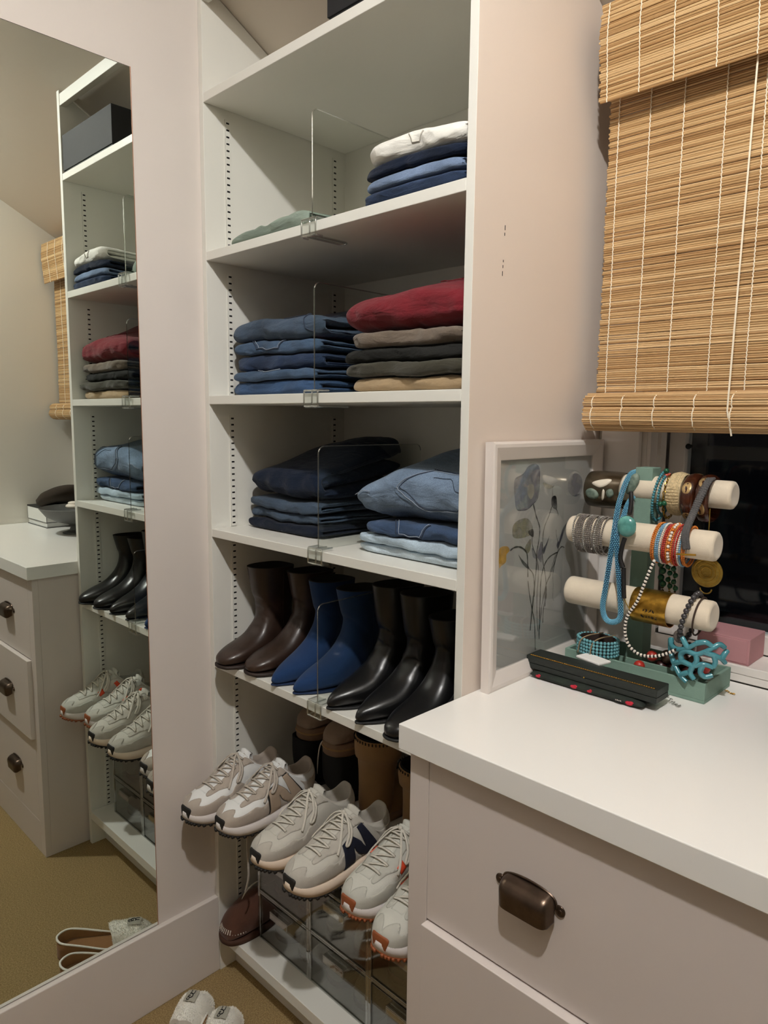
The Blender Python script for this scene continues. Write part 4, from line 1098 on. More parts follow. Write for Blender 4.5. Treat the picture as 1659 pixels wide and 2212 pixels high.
w_grey = wash('wash_grey', (146, 144, 156), .75); w_ink = wash('wash_ink', (24, 24, 26), 1.0); w_yel = wash('wash_yellow', (222, 170, 56), .95)
w_stem = wash('wash_stem', (66, 64, 58), 1.3); w_ol = wash('wash_olive', (150, 146, 116), .8); w_lt = wash('wash_cream', (216, 210, 190), .8); w_edge = wash('wash_edge', (84, 84, 98), 1.0)
def blot(name, pts, mat, lvl=0):
    c = spline([art(*p) for p in pts], 5, True)
    from_ = [Vector((a, b_)) for a, b_ in c]
    V, _, Fc, *_r = geometry.delaunay_2d_cdt(from_, [], [list(range(len(from_)))], 1, 1e-7)
    x = -.0050+.00012*lvl
    mb = MB(); mb.add([(x, v.x, v.y) for v in V], [tuple(f) for f in Fc]); mb.build(name, mat, fr, local=True)
def stem(pts, w, mat=None, lvl=3):
    c = spline([art(*p) for p in pts], 6); x = -.0050+.00012*lvl; L_ = []; R_ = []
    for i, p in enumerate(c):
        a = c[max(0, i-1)]; b_ = c[min(len(c)-1, i+1)]; d = Vector((b_[0]-a[0], b_[1]-a[1])); d.normalize(); k = w*(.6+.6*abs(math.sin(i*.7)))*.5
        L_.append((x, p[0]-d.y*k, p[1]+d.x*k)); R_.append((x, p[0]+d.y*k, p[1]-d.x*k))
    mb = MB(); mb.loft([L_, R_], False, False, False); mb.build('stem', mat or w_stem, fr, local=True)
blot('petal', [(330, 310), (400, 270), (450, 200), (520, 180), (555, 240), (545, 400), (520, 500), (485, 550), (430, 600), (340, 605), (320, 480), (315, 380)], w_grey)
blot('petal', [(440, 380), (490, 370), (500, 440), (470, 505), (440, 460)], w_lt, 1)
stem([(330, 320), (400, 275)], .0012, w_edge, 2); stem([(545, 230), (548, 380), (525, 500), (487, 548), (430, 600), (345, 606)], .0016, w_edge, 2)
blot('petal', [(300, 760), (350, 700), (430, 680), (475, 730), (480, 800), (430, 850), (310, 860)], w_ol)
blot('petal', [(440, 800), (485, 780), (488, 850), (455, 835)], w_ink, 2)
blot('petal', [(175, 965), (245, 938), (270, 975), (240, 1015), (235, 1080), (190, 1120), (172, 1130)], w_yel)
blot('leaf', [(410, 950), (462, 870), (460, 960), (430, 1005)], w_ol, 1)
blot('bud', [(350, 1015), (375, 1050), (440, 1120), (440, 1148), (395, 1110), (372, 1070)], w_ink, 2)
blot('bud', [(660, 490), (700, 480), (705, 595), (660, 570)], w_ink, 2)
blot('leaf', [(520, 1030), (555, 900), (575, 930), (560, 1080), (530, 1050)], w_grey, 1); blot('leaf', [(475, 950), (510, 1010), (505, 1050), (480, 1030)], w_grey, 1)
blot('leaf', [(575, 960), (600, 920), (635, 840), (610, 930), (580, 1010)], w_edge, 2)
blot('bud', [(700, 930), (715, 890), (722, 930), (710, 960)], w_edge, 2); blot('bud', [(800, 715), (760, 770), (740, 830), (715, 920), (735, 900), (770, 800)], w_edge, 2)
blot('petal', [(580, 350), (640, 370), (680, 390), (640, 410), (600, 400)], w_lt, 1); blot('petal', [(830, 290), (900, 270), (940, 330), (930, 440), (870, 480), (810, 420)], w_grey, 0)
for pts, w in [([(490, 550), (515, 660), (545, 760), (540, 860), (515, 1020), (510, 1150), (485, 1380), (450, 1710)], .0030), ([(660, 570), (630, 660), (590, 760), (572, 880), (570, 1050), (590, 1180), (598, 1300), (575, 1500), (565, 1640)], .0020),
               ([(668, 480), (668, 400), (680, 380)], .0010), ([(700, 595), (712, 625), (716, 655)], .0016), ([(476, 850), (478, 930), (515, 1040), (530, 1180), (515, 1400), (515, 1590), (520, 1720)], .0018),
               ([(272, 978), (320, 945), (380, 950), (425, 1000), (433, 1100), (433, 1220)], .0030), ([(440, 1140), (480, 1190), (492, 1290), (490, 1400)], .0022), ([(710, 990), (640, 1030), (590, 1100), (555, 1230), (545, 1400), (535, 1600), (530, 1790)], .0026),
               ([(770, 950), (745, 940), (715, 980), (680, 1080), (640, 1200), (600, 1290), (560, 1480), (535, 1700)], .0020), ([(715, 900), (700, 850), (697, 785)], .0010), ([(735, 880), (700, 1010), (680, 1100), (660, 1200)], .0018),
               ([(433, 1255), (450, 1400), (470, 1520), (490, 1640), (495, 1890)], .0022), ([(600, 1300), (600, 1380), (585, 1490)], .0028), ([(660, 1200), (665, 1290), (660, 1400), (670, 1440)], .0008), ([(690, 1010), (650, 1140), (610, 1260)], .0014)]:
    stem(pts, w)

# ------------------------------------------------------------------ jewellery stand
m_sage = M('sage_linen', (126, 154, 140), .8, bump=.25, bs=600, var=.05, vs=40)
m_velvet = M('cream_velvet', (226, 212, 190), .95, bump=.3, bs=800, sheen=.3, var=.04, vs=60)
st_ = thing('jewellery_stand', (1.0, .34, ZCN), 'sage green jewellery stand with three cream velvet bars on the worktop', 'jewellery stand')
TX0, TX1, TY0, TY1, TZ = .862, 1.14, .279, .405, ZCN+.038
w = .006
tr = MB().box(TX0, TX1, TY0, TY1, ZCN+.0003, ZCN+.006).box(TX0, TX1, TY0, TY0+w, ZCN+.006, TZ).box(TX0, TX1, TY1-w, TY1, ZCN+.006, TZ).box(TX0, TX0+w, TY0+w, TY1-w, ZCN+.006, TZ).box(TX1-w, TX1, TY0+w, TY1-w, ZCN+.006, TZ).box(TX0+w, TX1-w, .325, .329, ZCN+.006, TZ-.004)
tr.build('tray', m_sage, st_, bevel=.0008)
MB().box(.956, .990, .352, .390, ZCN+.0065, 1.437).build('post', m_sage, st_, bevel=.001)
BAR = {'t': (.371, 1.395, .0258, .850, 1.136), 'm': (.302, 1.310, .0265, .851, 1.137), 'l': (.302, 1.185, .0278, .853, 1.139)}
for k in 'tml':
    y, z, r, xa, xb = BAR[k]; e = .005
    prof = [(r-.010, xa+.001), (r-e, xa), (r-.001, xa+e*.6), (r, xa+e*1.4), (r, xb-e*1.4), (r-.001, xb-e*.6), (r-e, xb), (r-.008, xb-.0006)]
    b_ = MB().lathe([(q, h) for q, h in prof], (0, y, z), 48, 0).build('velvet_bar', m_velvet, st_, True)
    if k != 't': MB().box(.962, .984, y+r*.9, .353, z-.008, z+.008).build('bracket', m_sage, st_)

def ring_pts(k, x, dr, tilt=0.0, n=48, drop=0.0, a0=0, a1=360):
    """points of a loop hanging round velvet bar k at x; dr = clearance, drop = extra sag below"""
    y, z, r, _, _ = BAR[k]; R = r+dr; out = []
    for i in range(n if a1-a0 >= 360 else n+1):
        a = math.radians(a0+(a1-a0)*i/n); c, s_ = math.cos(a), math.sin(a)
        out.append((x+tilt*s_, y-R*c, z+R*s_-(drop*(1-s_)/2)))
    return out
def beads(mb, pts, rb, closed=True, gap=1.0, nu=7, nv=5, alt=None):
    """string beads along a polyline"""
    P_ = [Vector(p) for p in pts]; 
    if closed: P_.append(P_[0])
    L = [0]
    for a, b_ in zip(P_, P_[1:]): L.append(L[-1]+(b_-a).length)
    n = max(2, int(L[-1]/(2*rb*gap))); i = 0
    for k in range(n):
        d = L[-1]*k/n
        while L[i+1] < d: i += 1
        q = P_[i]+(P_[i+1]-P_[i])*((d-L[i])/max(1e-9, L[i+1]-L[i]))
        mb.ball(q, rb, nu, nv, mi=(alt(k) if alt else 0))

t_blue = M('bead_skyblue', (120, 188, 216), .35, var=.25, vs=700); t_navy = M('bead_teal_dark', (30, 70, 98), .4)
t_turq = M('stone_turquoise', (110, 178, 168), .25, col2=(70, 130, 124), vs=50, coat=.3); t_stone = M('stone_sage', (126, 142, 128), .5, col2=(84, 100, 90), vs=120)
t_coral = M('enamel_turquoise', (78, 148, 160), .25, var=.2, vs=60, coat=.4)
g_gold = M('gold_brushed', (196, 152, 62), .30, metal=.95, var=.35, vs=90, bump=.35, bs=120); g_dull = M('gold_dull', (168, 138, 62), .45, metal=.8, var=.4, vs=70, bump=.8, bs=160)
g_silver = M('silver', (190, 188, 184), .3, metal=.95); g_dark = M('gunmetal_glaze', (104, 92, 72), .24, metal=.8, var=.3, vs=30, coat=.5)
ivory = M('ivory', (226, 216, 198), .4); red_b = M('bead_red', (176, 48, 36), .4); org_b = M('bead_orange', (206, 118, 38), .45); blu_b = M('bead_blue', (120, 166, 196), .4); wht_b = M('bead_white', (226, 216, 204), .4)
gry_b = M('bead_grey_crystal', (132, 124, 118), .25, var=.4, vs=800); blk = M('cord_black', (20, 19, 20), .5); grn_b = M('bead_green', (24, 84, 56), .3); cor_b = M('bead_coral', (214, 104, 86), .5); tea_b = M('bead_teal', (64, 128, 140), .4)
straw = M('straw_woven', (222, 200, 156), .85, bump=.6, bs=400, var=.3, vs=260); resin = M('tortoise_resin', (74, 36, 20), .2, col2=(44, 20, 12), vs=40, coat=.5); gold_leaf = M('inlay_gold', (186, 158, 110), .35, metal=.6, bump=.4, bs=200)
macr = M('macrame_grey', (84, 82, 82), .95, bump=.4, bs=300); br_cord = M('cord_brown', (62, 46, 36), .8)

def bangle(mb, k, x0, x1, dr, drop, n=56, prof=None, mi=0, a0=0, a1=360, thick=.0022):
    """band round a bar between x0 and x1"""
    m_ = 8; rings = []
    y, z, r, _, _ = BAR[k]
    full = a1-a0 >= 360
    for i in range(n+1):
        a = math.radians(a0+(a1-a0)*i/n); ring = []
        for side_ in (0, 1):
            for j in range(m_+1):
                u = j/m_ if side_ == 0 else 1-j/m_
                R = r+dr+(prof(u, a) if prof else 0)*(1 if side_ == 0 else 0)+(thick if side_ == 0 else 0)
                ring.append((x0+(x1-x0)*u, y-R*math.cos(a), z+R*math.sin(a)-drop))
        rings.append(ring)
    mb.loft(rings, not full, not full, True, mi)
# dark glazed cuff with ivory and green stones
t = thing('cuff_bracelet', (.90, BAR['t'][0], BAR['t'][1]-.04), 'wide dark glazed cuff with ivory and green stone inlays on the top bar', 'bracelet')
mb = MB(); bangle(mb, 't', .8555, .930, .008, .008, prof=lambda u, a: .002*math.sin(math.pi*u)**.5, a0=-150, a1=170); mb.build('cuff', g_dark, t, True)
def on_bar(k, x, deg, R, drop=0.0):
    y, z, r, _, _ = BAR[k]; a = math.radians(deg); return Vector((x, y-(r+R)*math.cos(a), z+(r+R)*math.sin(a)-drop))
def inlay(k, pts, R, mat, nm, par, drop, dome=.003):
    c = [on_bar(k, x, d, R, drop) for x, d in spline(pts, 5, True)]; cen = sum(c, Vector())/len(c)
    yk, zk = BAR[k][0], BAR[k][1]-drop; nn = Vector((0, cen.y-yk, cen.z-zk)).normalized()
    mb = MB(); mb.loft([c, [cen+(p-cen)*.92+nn*dome*.7 for p in c], [cen+(p-cen)*.6+nn*dome for p in c]], False, True); mb.build(nm, mat, par, 'all')
inlay('t', [(.873, 22), (.888, 34), (.908, 40), (.913, 34), (.905, 18), (.890, 10)], .0118, ivory, 'ivory_inlay', t, .008)
inlay('t', [(.862, -4), (.872, 6), (.885, 0), (.890, -16), (.882, -28), (.868, -24)], .0118, t_stone, 'stone', t, .008, .005)
inlay('t', [(.908, 4), (.918, 8), (.922, -8), (.914, -20), (.908, -12)], .0118, t_stone, 'stone', t, .008, .005)
inlay('t', [(.899, 6), (.903, 0), (.901, -22), (.896, -30), (.897, -14)], .0118, ivory, 'ivory_inlay', t, .008, .002)
# sky-blue rope necklace looped down
def pyz(u, v, y): return tuple(P(u, v, 1, y))
t = thing('rope_necklace', tuple(P(1325, 1345, 1, .262)), 'sky-blue beaded rope necklace looped over the top bar and hanging down', 'necklace')
cv = [pyz(1376, 1019, .378), pyz(1363, 1024, .352), pyz(1350, 1047, .325), pyz(1336, 1092, .300), pyz(1328, 1140, .266), pyz(1319, 1200, .262), pyz(1308, 1270, .262), pyz(1302, 1310, .262), pyz(1308, 1336, .262), pyz(1324, 1344, .262), pyz(1340, 1332, .262), pyz(1339, 1280, .262), pyz(1334, 1210, .263), pyz(1333, 1150, .266), pyz(1346, 1118, .300), pyz(1356, 1090, .330), pyz(1368, 1072, .345)]
cv = spline(cv, 8)
MB().tube(cv, .0044, 8).build('rope_core', t_navy, t, True)
mb = MB(); V = [Vector(p) for p in cv]
for i in range(0, len(V)-1):
    for q in range(2):
        c = V[i]+(V[i+1]-V[i])*(q/2); d = (V[min(i+1, len(V)-1)]-V[max(0, i-1)]).normalized(); n1 = d.orthogonal().normalized(); n2 = d.cross(n1)
        for j in range(7):
            a = 2*math.pi*(j/7)+(i*2+q)*.45; mb.ball(c+(n1*math.cos(a)+n2*math.sin(a))*.0043, .00125, 5, 4)
tag(mb.build('seed_beads', t_blue, t, 'all'), kind='stuff')
# turquoise stone pendant with black tubes
t = thing('stone_necklace', tuple(P(1348, 1300, 1, .262)), 'turquoise stone necklace with black rubber tubes hanging beside the green post', 'necklace')
q = P(1354, 1137, 1, .262)
mb = MB(); mb.ball(q, (.0175, .010, .0195), 18, 12); mb.move(lambda x, y, z: (q.x+(x-q.x)*(1+.12*abs((z-q.z)/.02)), y, z)); mb.build('turquoise_stone', t_turq, t, 'all')
q2 = P(1366, 1045, 1, .345); mb = MB(); mb.ball(q2, (.012, .008, .021), 14, 10); mb.move(lambda x, y, z: (x+(z-q2.z)*.35, y, z)); mb.build('sage_stone', t_stone, t, 'all')
for pts in ([(1363, 1064, .335), (1364, 1085, .322), (1360, 1110, .300)], [(1350, 1162, .262), (1344, 1180, .260), (1340, 1205, .260), (1346, 1226, .260)], [(1347, 1227, .260), (1347, 1260, .260), (1348, 1292, .260)]):
    MB().tube(spline([pyz(*p) for p in pts], 6), .0044, 8).build('rubber_tube', blk, t, True)
MB().tube([pyz(1348, 1292, .260), pyz(1352, 1302, .260), pyz(1358, 1313, .260)], .001, 5).build('wire_end', g_dull, t, True)
# grey crystal wrap bracelet: many strands
t = thing('bead_bracelet', (.905, BAR['m'][0], BAR['m'][1]-.045), 'sparkling grey crystal multi-strand bracelet on the middle bar', 'bracelet')
for i in range(17):
    mb = MB(); x = .872+i*.0038; beads(mb, ring_pts('m', x, .0042, (.0012 if i % 5 else -.003), 60, .012), .0019, True, 1.0, 5, 4); tag(mb.build('bead_strand', gry_b if i % 6 else g_silver, t, 'all'), kind='stuff')
# coloured bead bangles on the middle bar
cols = [org_b, org_b, blu_b, blu_b, wht_b, red_b, red_b, org_b, None, org_b, red_b, red_b, wht_b, blu_b, org_b, org_b]
names = {org_b: 'orange', blu_b: 'pale blue', red_b: 'brick red', wht_b: 'white'}
def nb(i):
    if i < 0: return 'the green post'
    if i >= len(cols): return 'the grey macrame cord'
    return 'the round-bead one' if cols[i] is None else 'one '+names[cols[i]]
for i, c in enumerate(cols):
    x = 1.0305+i*.0040
    t_ = .004+.0012*math.sin(i*2.1)
    mb = MB()
    if c is None:
        beads(mb, ring_pts('m', x, .0055, .003, 60, .011), .0030, True, 1.05, 7, 5, alt=lambda k: [0, 1, 0, 0][k % 4])
        o = mb.build('bead_bangle', [wht_b, org_b], None, 'all'); tag(o, 'white and peach round-bead bangle amid the coloured bangles', 'bangle', 'bead bangles on the middle bar')
    else:
        beads(mb, ring_pts('m', x, t_, .003, 72, .011), .0020, True, .92, 5, 4)
        o = mb.build('bead_bangle', c, None, 'all'); tag(o, names[c]+' seed-bead bangle between '+nb(i-1)+' and '+nb(i+1), 'bangle', names[c]+' bead bangles on the middle bar')
# bracelets right of the post on the top bar
t = thing('bead_bracelet', (1.002, BAR['t'][0], BAR['t'][1]-.05), 'teal seed-bead bracelet beside the green post', 'bracelet')
mb = MB(); beads(mb, ring_pts('t', 1.001, .010, .006, 60, .024), .0030, True, .9, 7, 5); mb.build('beads', tea_b, t, 'all')
t = thing('bead_bracelet', (1.008, BAR['t'][0], BAR['t'][1]-.05), 'coral and dark disc-bead bracelet with green beads beside the teal one', 'bracelet')
mb = MB(); beads(mb, ring_pts('t', 1.0085, .005, .004, 60, .016), .0028, True, .9, 7, 5, alt=lambda k: 0 if 8 < k % 40 < 26 else 1); mb.build('beads', [cor_b, tea_b], t, 'all')
for dx, dg in ((.004, -40), (.012, -36), (.002, 80)): mb = MB(); mb.ball(on_bar('t', 1.009+dx, dg, .012), .0052, 12, 8); mb.build('green_bead', grn_b, t, 'all')
t = thing('chain_bracelet', (1.019, BAR['t'][0], BAR['t'][1]-.05), 'gold chain bracelet with small links beside the straw bangle', 'bracelet')
mb = MB()
for i in range(30):
    pts = ring_pts('t', 1.0185, .005, .002, 30, .022); c = Vector(pts[i]); d = (Vector(pts[(i+1) % 30])-c).normalized(); n1 = Vector((1, 0, 0)) if i % 2 else d.cross(Vector((1, 0, 0))); 
    mb.tube([c+d*.0040*math.cos(a)+n1*.0024*math.sin(a) for a in [2*math.pi*j/8 for j in range(8)]], .0009, 5, True)
mb.build('links', g_gold, t, True)
t = thing('bangle', (1.035, BAR['t'][0], BAR['t'][1]-.04), 'natural woven straw bangle on the top bar', 'bangle')
mb = MB()
for i in range(9): mb.tube(ring_pts('t', 1.0245+i*.0028, .006+.003*math.sin(math.pi*(i+.5)/9), .001, 56, .010), .0019, 6, True)
mb.build('straw_coils', straw, t, True)
mb = MB()
for j in range(40):
    a = 360*j/40; mb.tube([on_bar('t', 1.0235+i*.0030, a, .0086+.003*math.sin(math.pi*i/8), .005+.005*(1-math.sin(math.radians(a)))*0) for i in range(9)], .0006, 4)
tag(mb.build('straw_binding', straw, t, True), kind='stuff')
for i, (x0, x1, drp, lab) in enumerate([(1.0515, 1.0765, .012, 'brown tortoise resin bangle with gold ovals beside the straw bangle'), (1.078, 1.1025, .016, 'brown tortoise resin bangle with gold ovals beside the grey cord')]):
    t = thing('bangle', ((x0+x1)/2, BAR['t'][0], BAR['t'][1]-.05), lab, 'bangle', 'tortoise resin bangles')
    mb = MB(); bangle(mb, 't', x0, x1, .0095, .0095, prof=lambda u, a: .0055*math.sin(math.pi*u)**.6, thick=.004); mb.build('resin_band', resin, t, True)
    xm = (x0+x1)/2
    for dg in ([28, -50, 110] if i == 0 else [48, -22, 130]):
        inlay('t', [(xm+.0085*math.cos(a), dg+16*math.sin(a)) for a in [2*math.pi*j/8 for j in range(8)]], .0184, gold_leaf, 'gold_oval', t, .0095, .0012)
# grey macrame cord with gold bar
t = thing('macrame_necklace', tuple(P(1480, 1200, 1, .27)), 'grey knotted macrame necklace with a thin gold bar hanging off the top bar', 'necklace')
cv = spline([pyz(1540, 1033, .375), pyz(1530, 1040, .336), pyz(1512, 1075, .317), pyz(1497, 1110, .304), pyz(1484, 1140, .275), pyz(1480, 1160, .268), pyz(1483, 1186, .268)], 8)
mb = MB(); V = [Vector(p) for p in cv]
mb.tube(cv, .0042, 8, flat=.7)
for i in range(len(V)-1):
    d = (V[i+1]-V[i]).normalized(); sx = Vector((1, 0, 0)); sx = (sx-d*sx.dot(d)).normalized()
    for sg in (-1, 1): mb.ball(V[i]+sx*sg*.0035, (.0038, .0034, .0032), 7, 5)
mb.build('macrame_cord', macr, t, 'all')
MB().tube([pyz(1483, 1186, .268), pyz(1481, 1197, .268)], .0007, 5).build('thread', macr, t, True)
a, b_ = P(1461, 1197, 1, .266), P(1503, 1199, 1, .266)
MB().tube([a, b_], .0018, 8).build('gold_bar', g_gold, t, True)
# gold medallion
q = P(1527, 1236, 1, .318)
t = thing('medallion', (q.x, q.y, q.z-.03), 'round hammered gold medallion pendant hanging below the middle bar', 'pendant')
mb = MB(); mb.lathe([(.0, -.0016), (.016, -.0016), (.021, -.0022), (.0268, -.0012), (.0275, 0), (.0268, .0012), (.0, .0014)], tuple(q), 40, 1); mb.build('disc', g_dull, t, True)
mb = MB()
for r in (.009, .0155, .0225): mb.tube([(q.x+r*math.cos(a), q.y-.0020, q.z+r*math.sin(a)) for a in [2*math.pi*j/36 for j in range(36)]], .0006, 5, True)
mb.build('engraving', g_gold, t, True)
MB().tube([(q.x+.010*math.cos(a), q.y, q.z-.030+.010*math.sin(a)*.9) for a in [math.pi+math.pi*j/14 for j in range(15)]], .0012, 6).build('ring', g_dull, t, True)
MB().tube([(q.x-.001, q.y, q.z+.027), (q.x-.006, .330, 1.335), (q.x-.012, .345, 1.37)], .0009, 5).build('chain', g_dull, t, True)
# tassel strands hanging behind, dark green stones and chain
for i, (u, mt, lab) in enumerate([(1430, grn_b, 'dark green stone tassel hanging behind the coloured bangles beside the post'), (1445, g_gold, 'gold chain tassel with green beads hanging behind the coloured bangles'), (1457, grn_b, 'olive bead tassel hanging behind the coloured bangles')]):
    t = thing('tassel', tuple(P(u, 1285, 1, .345)), lab, 'tassel')
    pts = [pyz(u, 1180, .345), pyz(u, 1215, .345), pyz(u+.5, 1250, .345), pyz(u+1, 1284, .345)]
    mb = MB(); beads(mb, spline(pts, 8), .0032 if i == 0 else .0024, False, 1.1, 7, 5); mb.build('strand', g_dull if i == 1 else g_dark, t, 'all')
    mb = MB(); [mb.ball(P(u+(-2 if j % 2 else 2), 1205+j*14+i*5, 1, .341), .0050 if i else .0062, 10, 7) for j in range(5)]; mb.build('stones', grn_b, t, 'all')
# white and black rope chain looping low
t = thing('rope_chain', tuple(P(1390, 1417, 1, .262)), 'white and black rope chain necklace looping from the middle bar to the tray', 'necklace')
cv = spline([pyz(1413, 1212, .272), pyz(1404, 1232, .268), pyz(1391, 1264, .264), pyz(1376, 1300, .262), pyz(1356, 1330, .262), pyz(1350, 1362, .262), pyz(1358, 1393, .264), pyz(1380, 1413, .266), pyz(1410, 1418, .268), pyz(1440, 1412, .272), pyz(1462, 1402, .276)], 10)
MB().tube(cv, .0025, 6).build('core', blk, t, True)
mb = MB(); beads(mb, cv, .0033, False, 1.02, 7, 5); mb.build('white_beads', wht_b, t, 'all')
# gold cuff with scratched lettering on the low bar
t = thing('cuff_bracelet', (1.035, BAR['l'][0], BAR['l'][1]-.035), 'wide hammered gold cuff with scratched lettering on the bottom bar', 'bracelet')
mb = MB(); bangle(mb, 'l', .996, 1.064, .0032, .0030, a0=-165, a1=140, thick=.0014); mb.build('cuff', g_gold, t, True)
mb = MB()
for ln, dg, x0 in ((0, -2, 1.022), (1, -24, 1.020)):
    x = x0
    for c in range(4 if ln == 0 else 5):
        k = random.Random(ln*9+c)
        mb.tube([on_bar('l', x+k.uniform(-.001, .004), dg+k.uniform(-6, 7), .0052, .003) for _ in range(5)], .0006, 4); x += .0065
mb.build('scratched_letters', m_dark, t, True)
# grey bead bracelet and brown cord on the low bar
t = thing('bead_bracelet', (1.098, BAR['l'][0], BAR['l'][1]-.05), 'dark grey faceted bead bracelet near the end of the bottom bar', 'bracelet')
mb = MB(); beads(mb, ring_pts('l', 1.098, .009, .010, 60, .018), .0052, True, .92, 9, 6); mb.build('beads', M('bead_smoke', (70, 68, 70), .25, var=.4, vs=300), t, 'all')
q = on_bar('l', 1.088, -62, .020); mb = MB(); mb.ball(q, (.010, .004, .012), 12, 8); mb.build('smoky_drop', M('glass_smoke', (96, 88, 84), .1, coat=.5), t, 'all')
tag(MB().tube(ring_pts('l', 1.114, .0030, .004, 60, .008), .0017, 6, True).build('cord_bracelet', br_cord, None, True), 'thin brown cord bracelet at the end of the bottom bar', 'bracelet')
# turquoise bead bracelet on the tray
q = P(1289, 1398, 2, TZ+.012); bx, by, bz = q.x+.002, q.y, TZ+.0008
t = thing('bead_bracelet', (bx, by, bz), 'five-row turquoise bead bracelet tied with twine lying on the tray', 'bracelet')
tq = M('bead_turquoise_pale', (110, 172, 180), .2, var=.3, vs=200, coat=.3)
for i in range(5):
    mb = MB()
    beads(mb, [(bx+.040*math.cos(a), by+.031*math.sin(a), bz+.0036+i*.0066) for a in [2*math.pi*j/60 for j in range(60)]], .0034, True, 1.0, 7, 5); mb.build('bead_row', tq, t, 'all')
MB().lathe([(.034, .001), (.034, .032), (.0335, .032), (.0335, .001)], (bx, by, bz), 40, 2, cap=False).move(lambda x, y, z: (bx+(x-bx)*1.05, by+(y-by)*.80, z)).build('leather_backing', M('leather_band', (52, 40, 34), .6), t, True)
for x in (-.014, .012): MB().tube(spline([(bx+x-.010, by-.034, bz+.004), (bx+x-.006, by-.033, bz+.028), (bx+x+.004, by-.02, bz+.038), (bx+x+.014, by+.02, bz+.037)], 6), .0012, 5).build('twine', M('twine', (150, 130, 100), .9), t, True)
# white card on the tray edge
q = P(1276, 1426, 2, TZ+.004)
t = MB().box(-.029, .029, -.017, .017, 0, .0055); t.move(lambda x, y, z: (q.x+x*.97+y*.24, q.y+.010-x*.24+y*.97, TZ+.0006+z))
tag(t.build('jewellery_pouch', M('white_felt', (236, 234, 230), .8), bevel=.002), 'small white folded pouch lying across the tray rim', 'pouch')
# turquoise coral cuff, dark beads and red beads on the tray
cx, cy_, cz_ = 1.112, .318, 1.108
t = thing('coral_cuff', (cx, cy_, TZ), 'turquoise branching coral-shaped cuff piled at the tray end', 'bracelet')
def cu(a, x, dr=0.0):
    R = .046+dr; return Vector((cx+R*math.sin(math.radians(a))*1.15+.003, cy_-R*math.cos(math.radians(a)), cz_+x))
br = [[(-70, .020), (-52, .012), (-28, .012), (-8, .020), (8, .032)], [(-70, .018), (-54, -.004), (-36, -.020), (-20, -.034), (-6, -.042)], [(-38, -.018), (-18, -.008), (4, -.010), (22, -.004), (40, -.008)],
      [(-18, -.008), (-22, .004), (-10, .014), (8, .012), (22, .018), (38, .028)], [(22, .018), (40, .014), (56, .008), (66, .000)], [(22, -.004), (18, -.018), (26, -.026), (40, -.022)], [(-8, .020), (-18, .032), (-22, .036)], [(38, .028), (50, .034), (62, .028)],
      [(4, -.010), (0, -.024), (8, -.034)], [(56, .008), (64, .018), (70, .022)], [(40, .014), (44, .002), (40, -.008)], [(-36, -.020), (-44, -.030)], [(8, .012), (10, .000), (4, -.010)], [(8, .032), (24, .036), (38, .028)], [(-20, -.034), (-8, -.026), (0, -.024)]]
for b_ in br:
    MB().tube([cu(*p) for p in spline(b_, 5)], lambda q: .0054-.0012*q, 8).build('coral_branch', t_coral, t, True)
    e = b_[-1]
dkred = M('bead_oxblood', (58, 20, 18), .3, var=.3, vs=50); brn = M('glass_brown', (92, 72, 58), .2, var=.4, vs=60, coat=.4)
t = thing('chunky_necklace', (1.07, .355, ZCN+.0065), 'chunky necklace of oxblood, smoky brown and red beads heaped in the tray', 'necklace')
for i, (x, y, z, r) in enumerate([(1.030, .350, .016, .020), (1.054, .354, .016, .021), (1.080, .356, .016, .020), (1.106, .356, .016, .020), (1.042, .350, .040, .018), (1.068, .350, .042, .019), (1.094, .350, .042, .018), (1.080, .349, .066, .016)]):
    MB().ball((x, y, ZCN+.0065+z), (r*.76, r*.72, r*.78), 14, 9).build('bead', dkred if i < 4 else brn, t, 'all')
for c in ((1.129, .300, 1.0905), (1.006, .307, 1.0605), (1.020, .330, 1.078)): MB().ball(c, .0105, 16, 10).build('red_bead', red_b, t, 'all')

# long black jewellery box on a floral pouch, silver chain
m_bk = M('box_green_black', (32, 38, 34), .5, bump=.2, bs=300, var=.1, vs=30)
t = thing('jewellery_case', (.965, .203, ZCN+.0155), 'long black jewellery case with gold stitched edge resting on a floral pouch', 'jewellery box')
MB().box(.836, 1.096, .180, .2285, ZCN+.0155, ZCN+.026).build('base', m_bk, t, bevel=.001)
MB().box(.8355, 1.0965, .1795, .229, ZCN+.0265, ZCN+.0405).build('lid', m_bk, t, bevel=.0015)
mb = MB()
for i in range(58): x = .842+i*.0043; mb.tube([(x, .1835, ZCN+.0408), (x+.0016, .1856, ZCN+.0410), (x+.0034, .1835, ZCN+.0408)], .0008, 4)
mb.build('gold_stitching', g_gold, t, True)
MB().ball((.96, .1793, ZCN+.027), .0017, 8, 6).build('clasp', g_gold, t, 'all')
m_pouch = M('floral_black', (24, 30, 26), .8, col2=(34, 44, 34), vs=60)
t = thing('floral_pouch', (.965, .200, ZCN), 'flat dark floral fabric pouch with red flowers under the black case', 'pouch')
mb = MB(); pillow(mb, .850, 1.076, .171, .232, ZCN+.0004, ZCN+.0150, 8, 22, 10, 6); mb.build('fabric', m_pouch, t, 'all')
m_rf = M('print_red', (196, 36, 58), .8)
for x, s in ((.868, 1), (.944, 1.3), (.976, .9), (1.052, 1.4)):
    mb = MB(); mb.ball((x, .1712, ZCN+.0072), (.0052*s, .0014, .0026*s), 10, 6); mb.ball((x+.003*s, .1712, ZCN+.0095), (.0032*s, .0013, .0024), 8, 6); mb.build('printed_flower', m_rf, t, 'all')
MB().box(1.026, 1.040, .1696, .1700, ZCN+.005, ZCN+.010).build('woven_label', blk, t)
mb = MB()
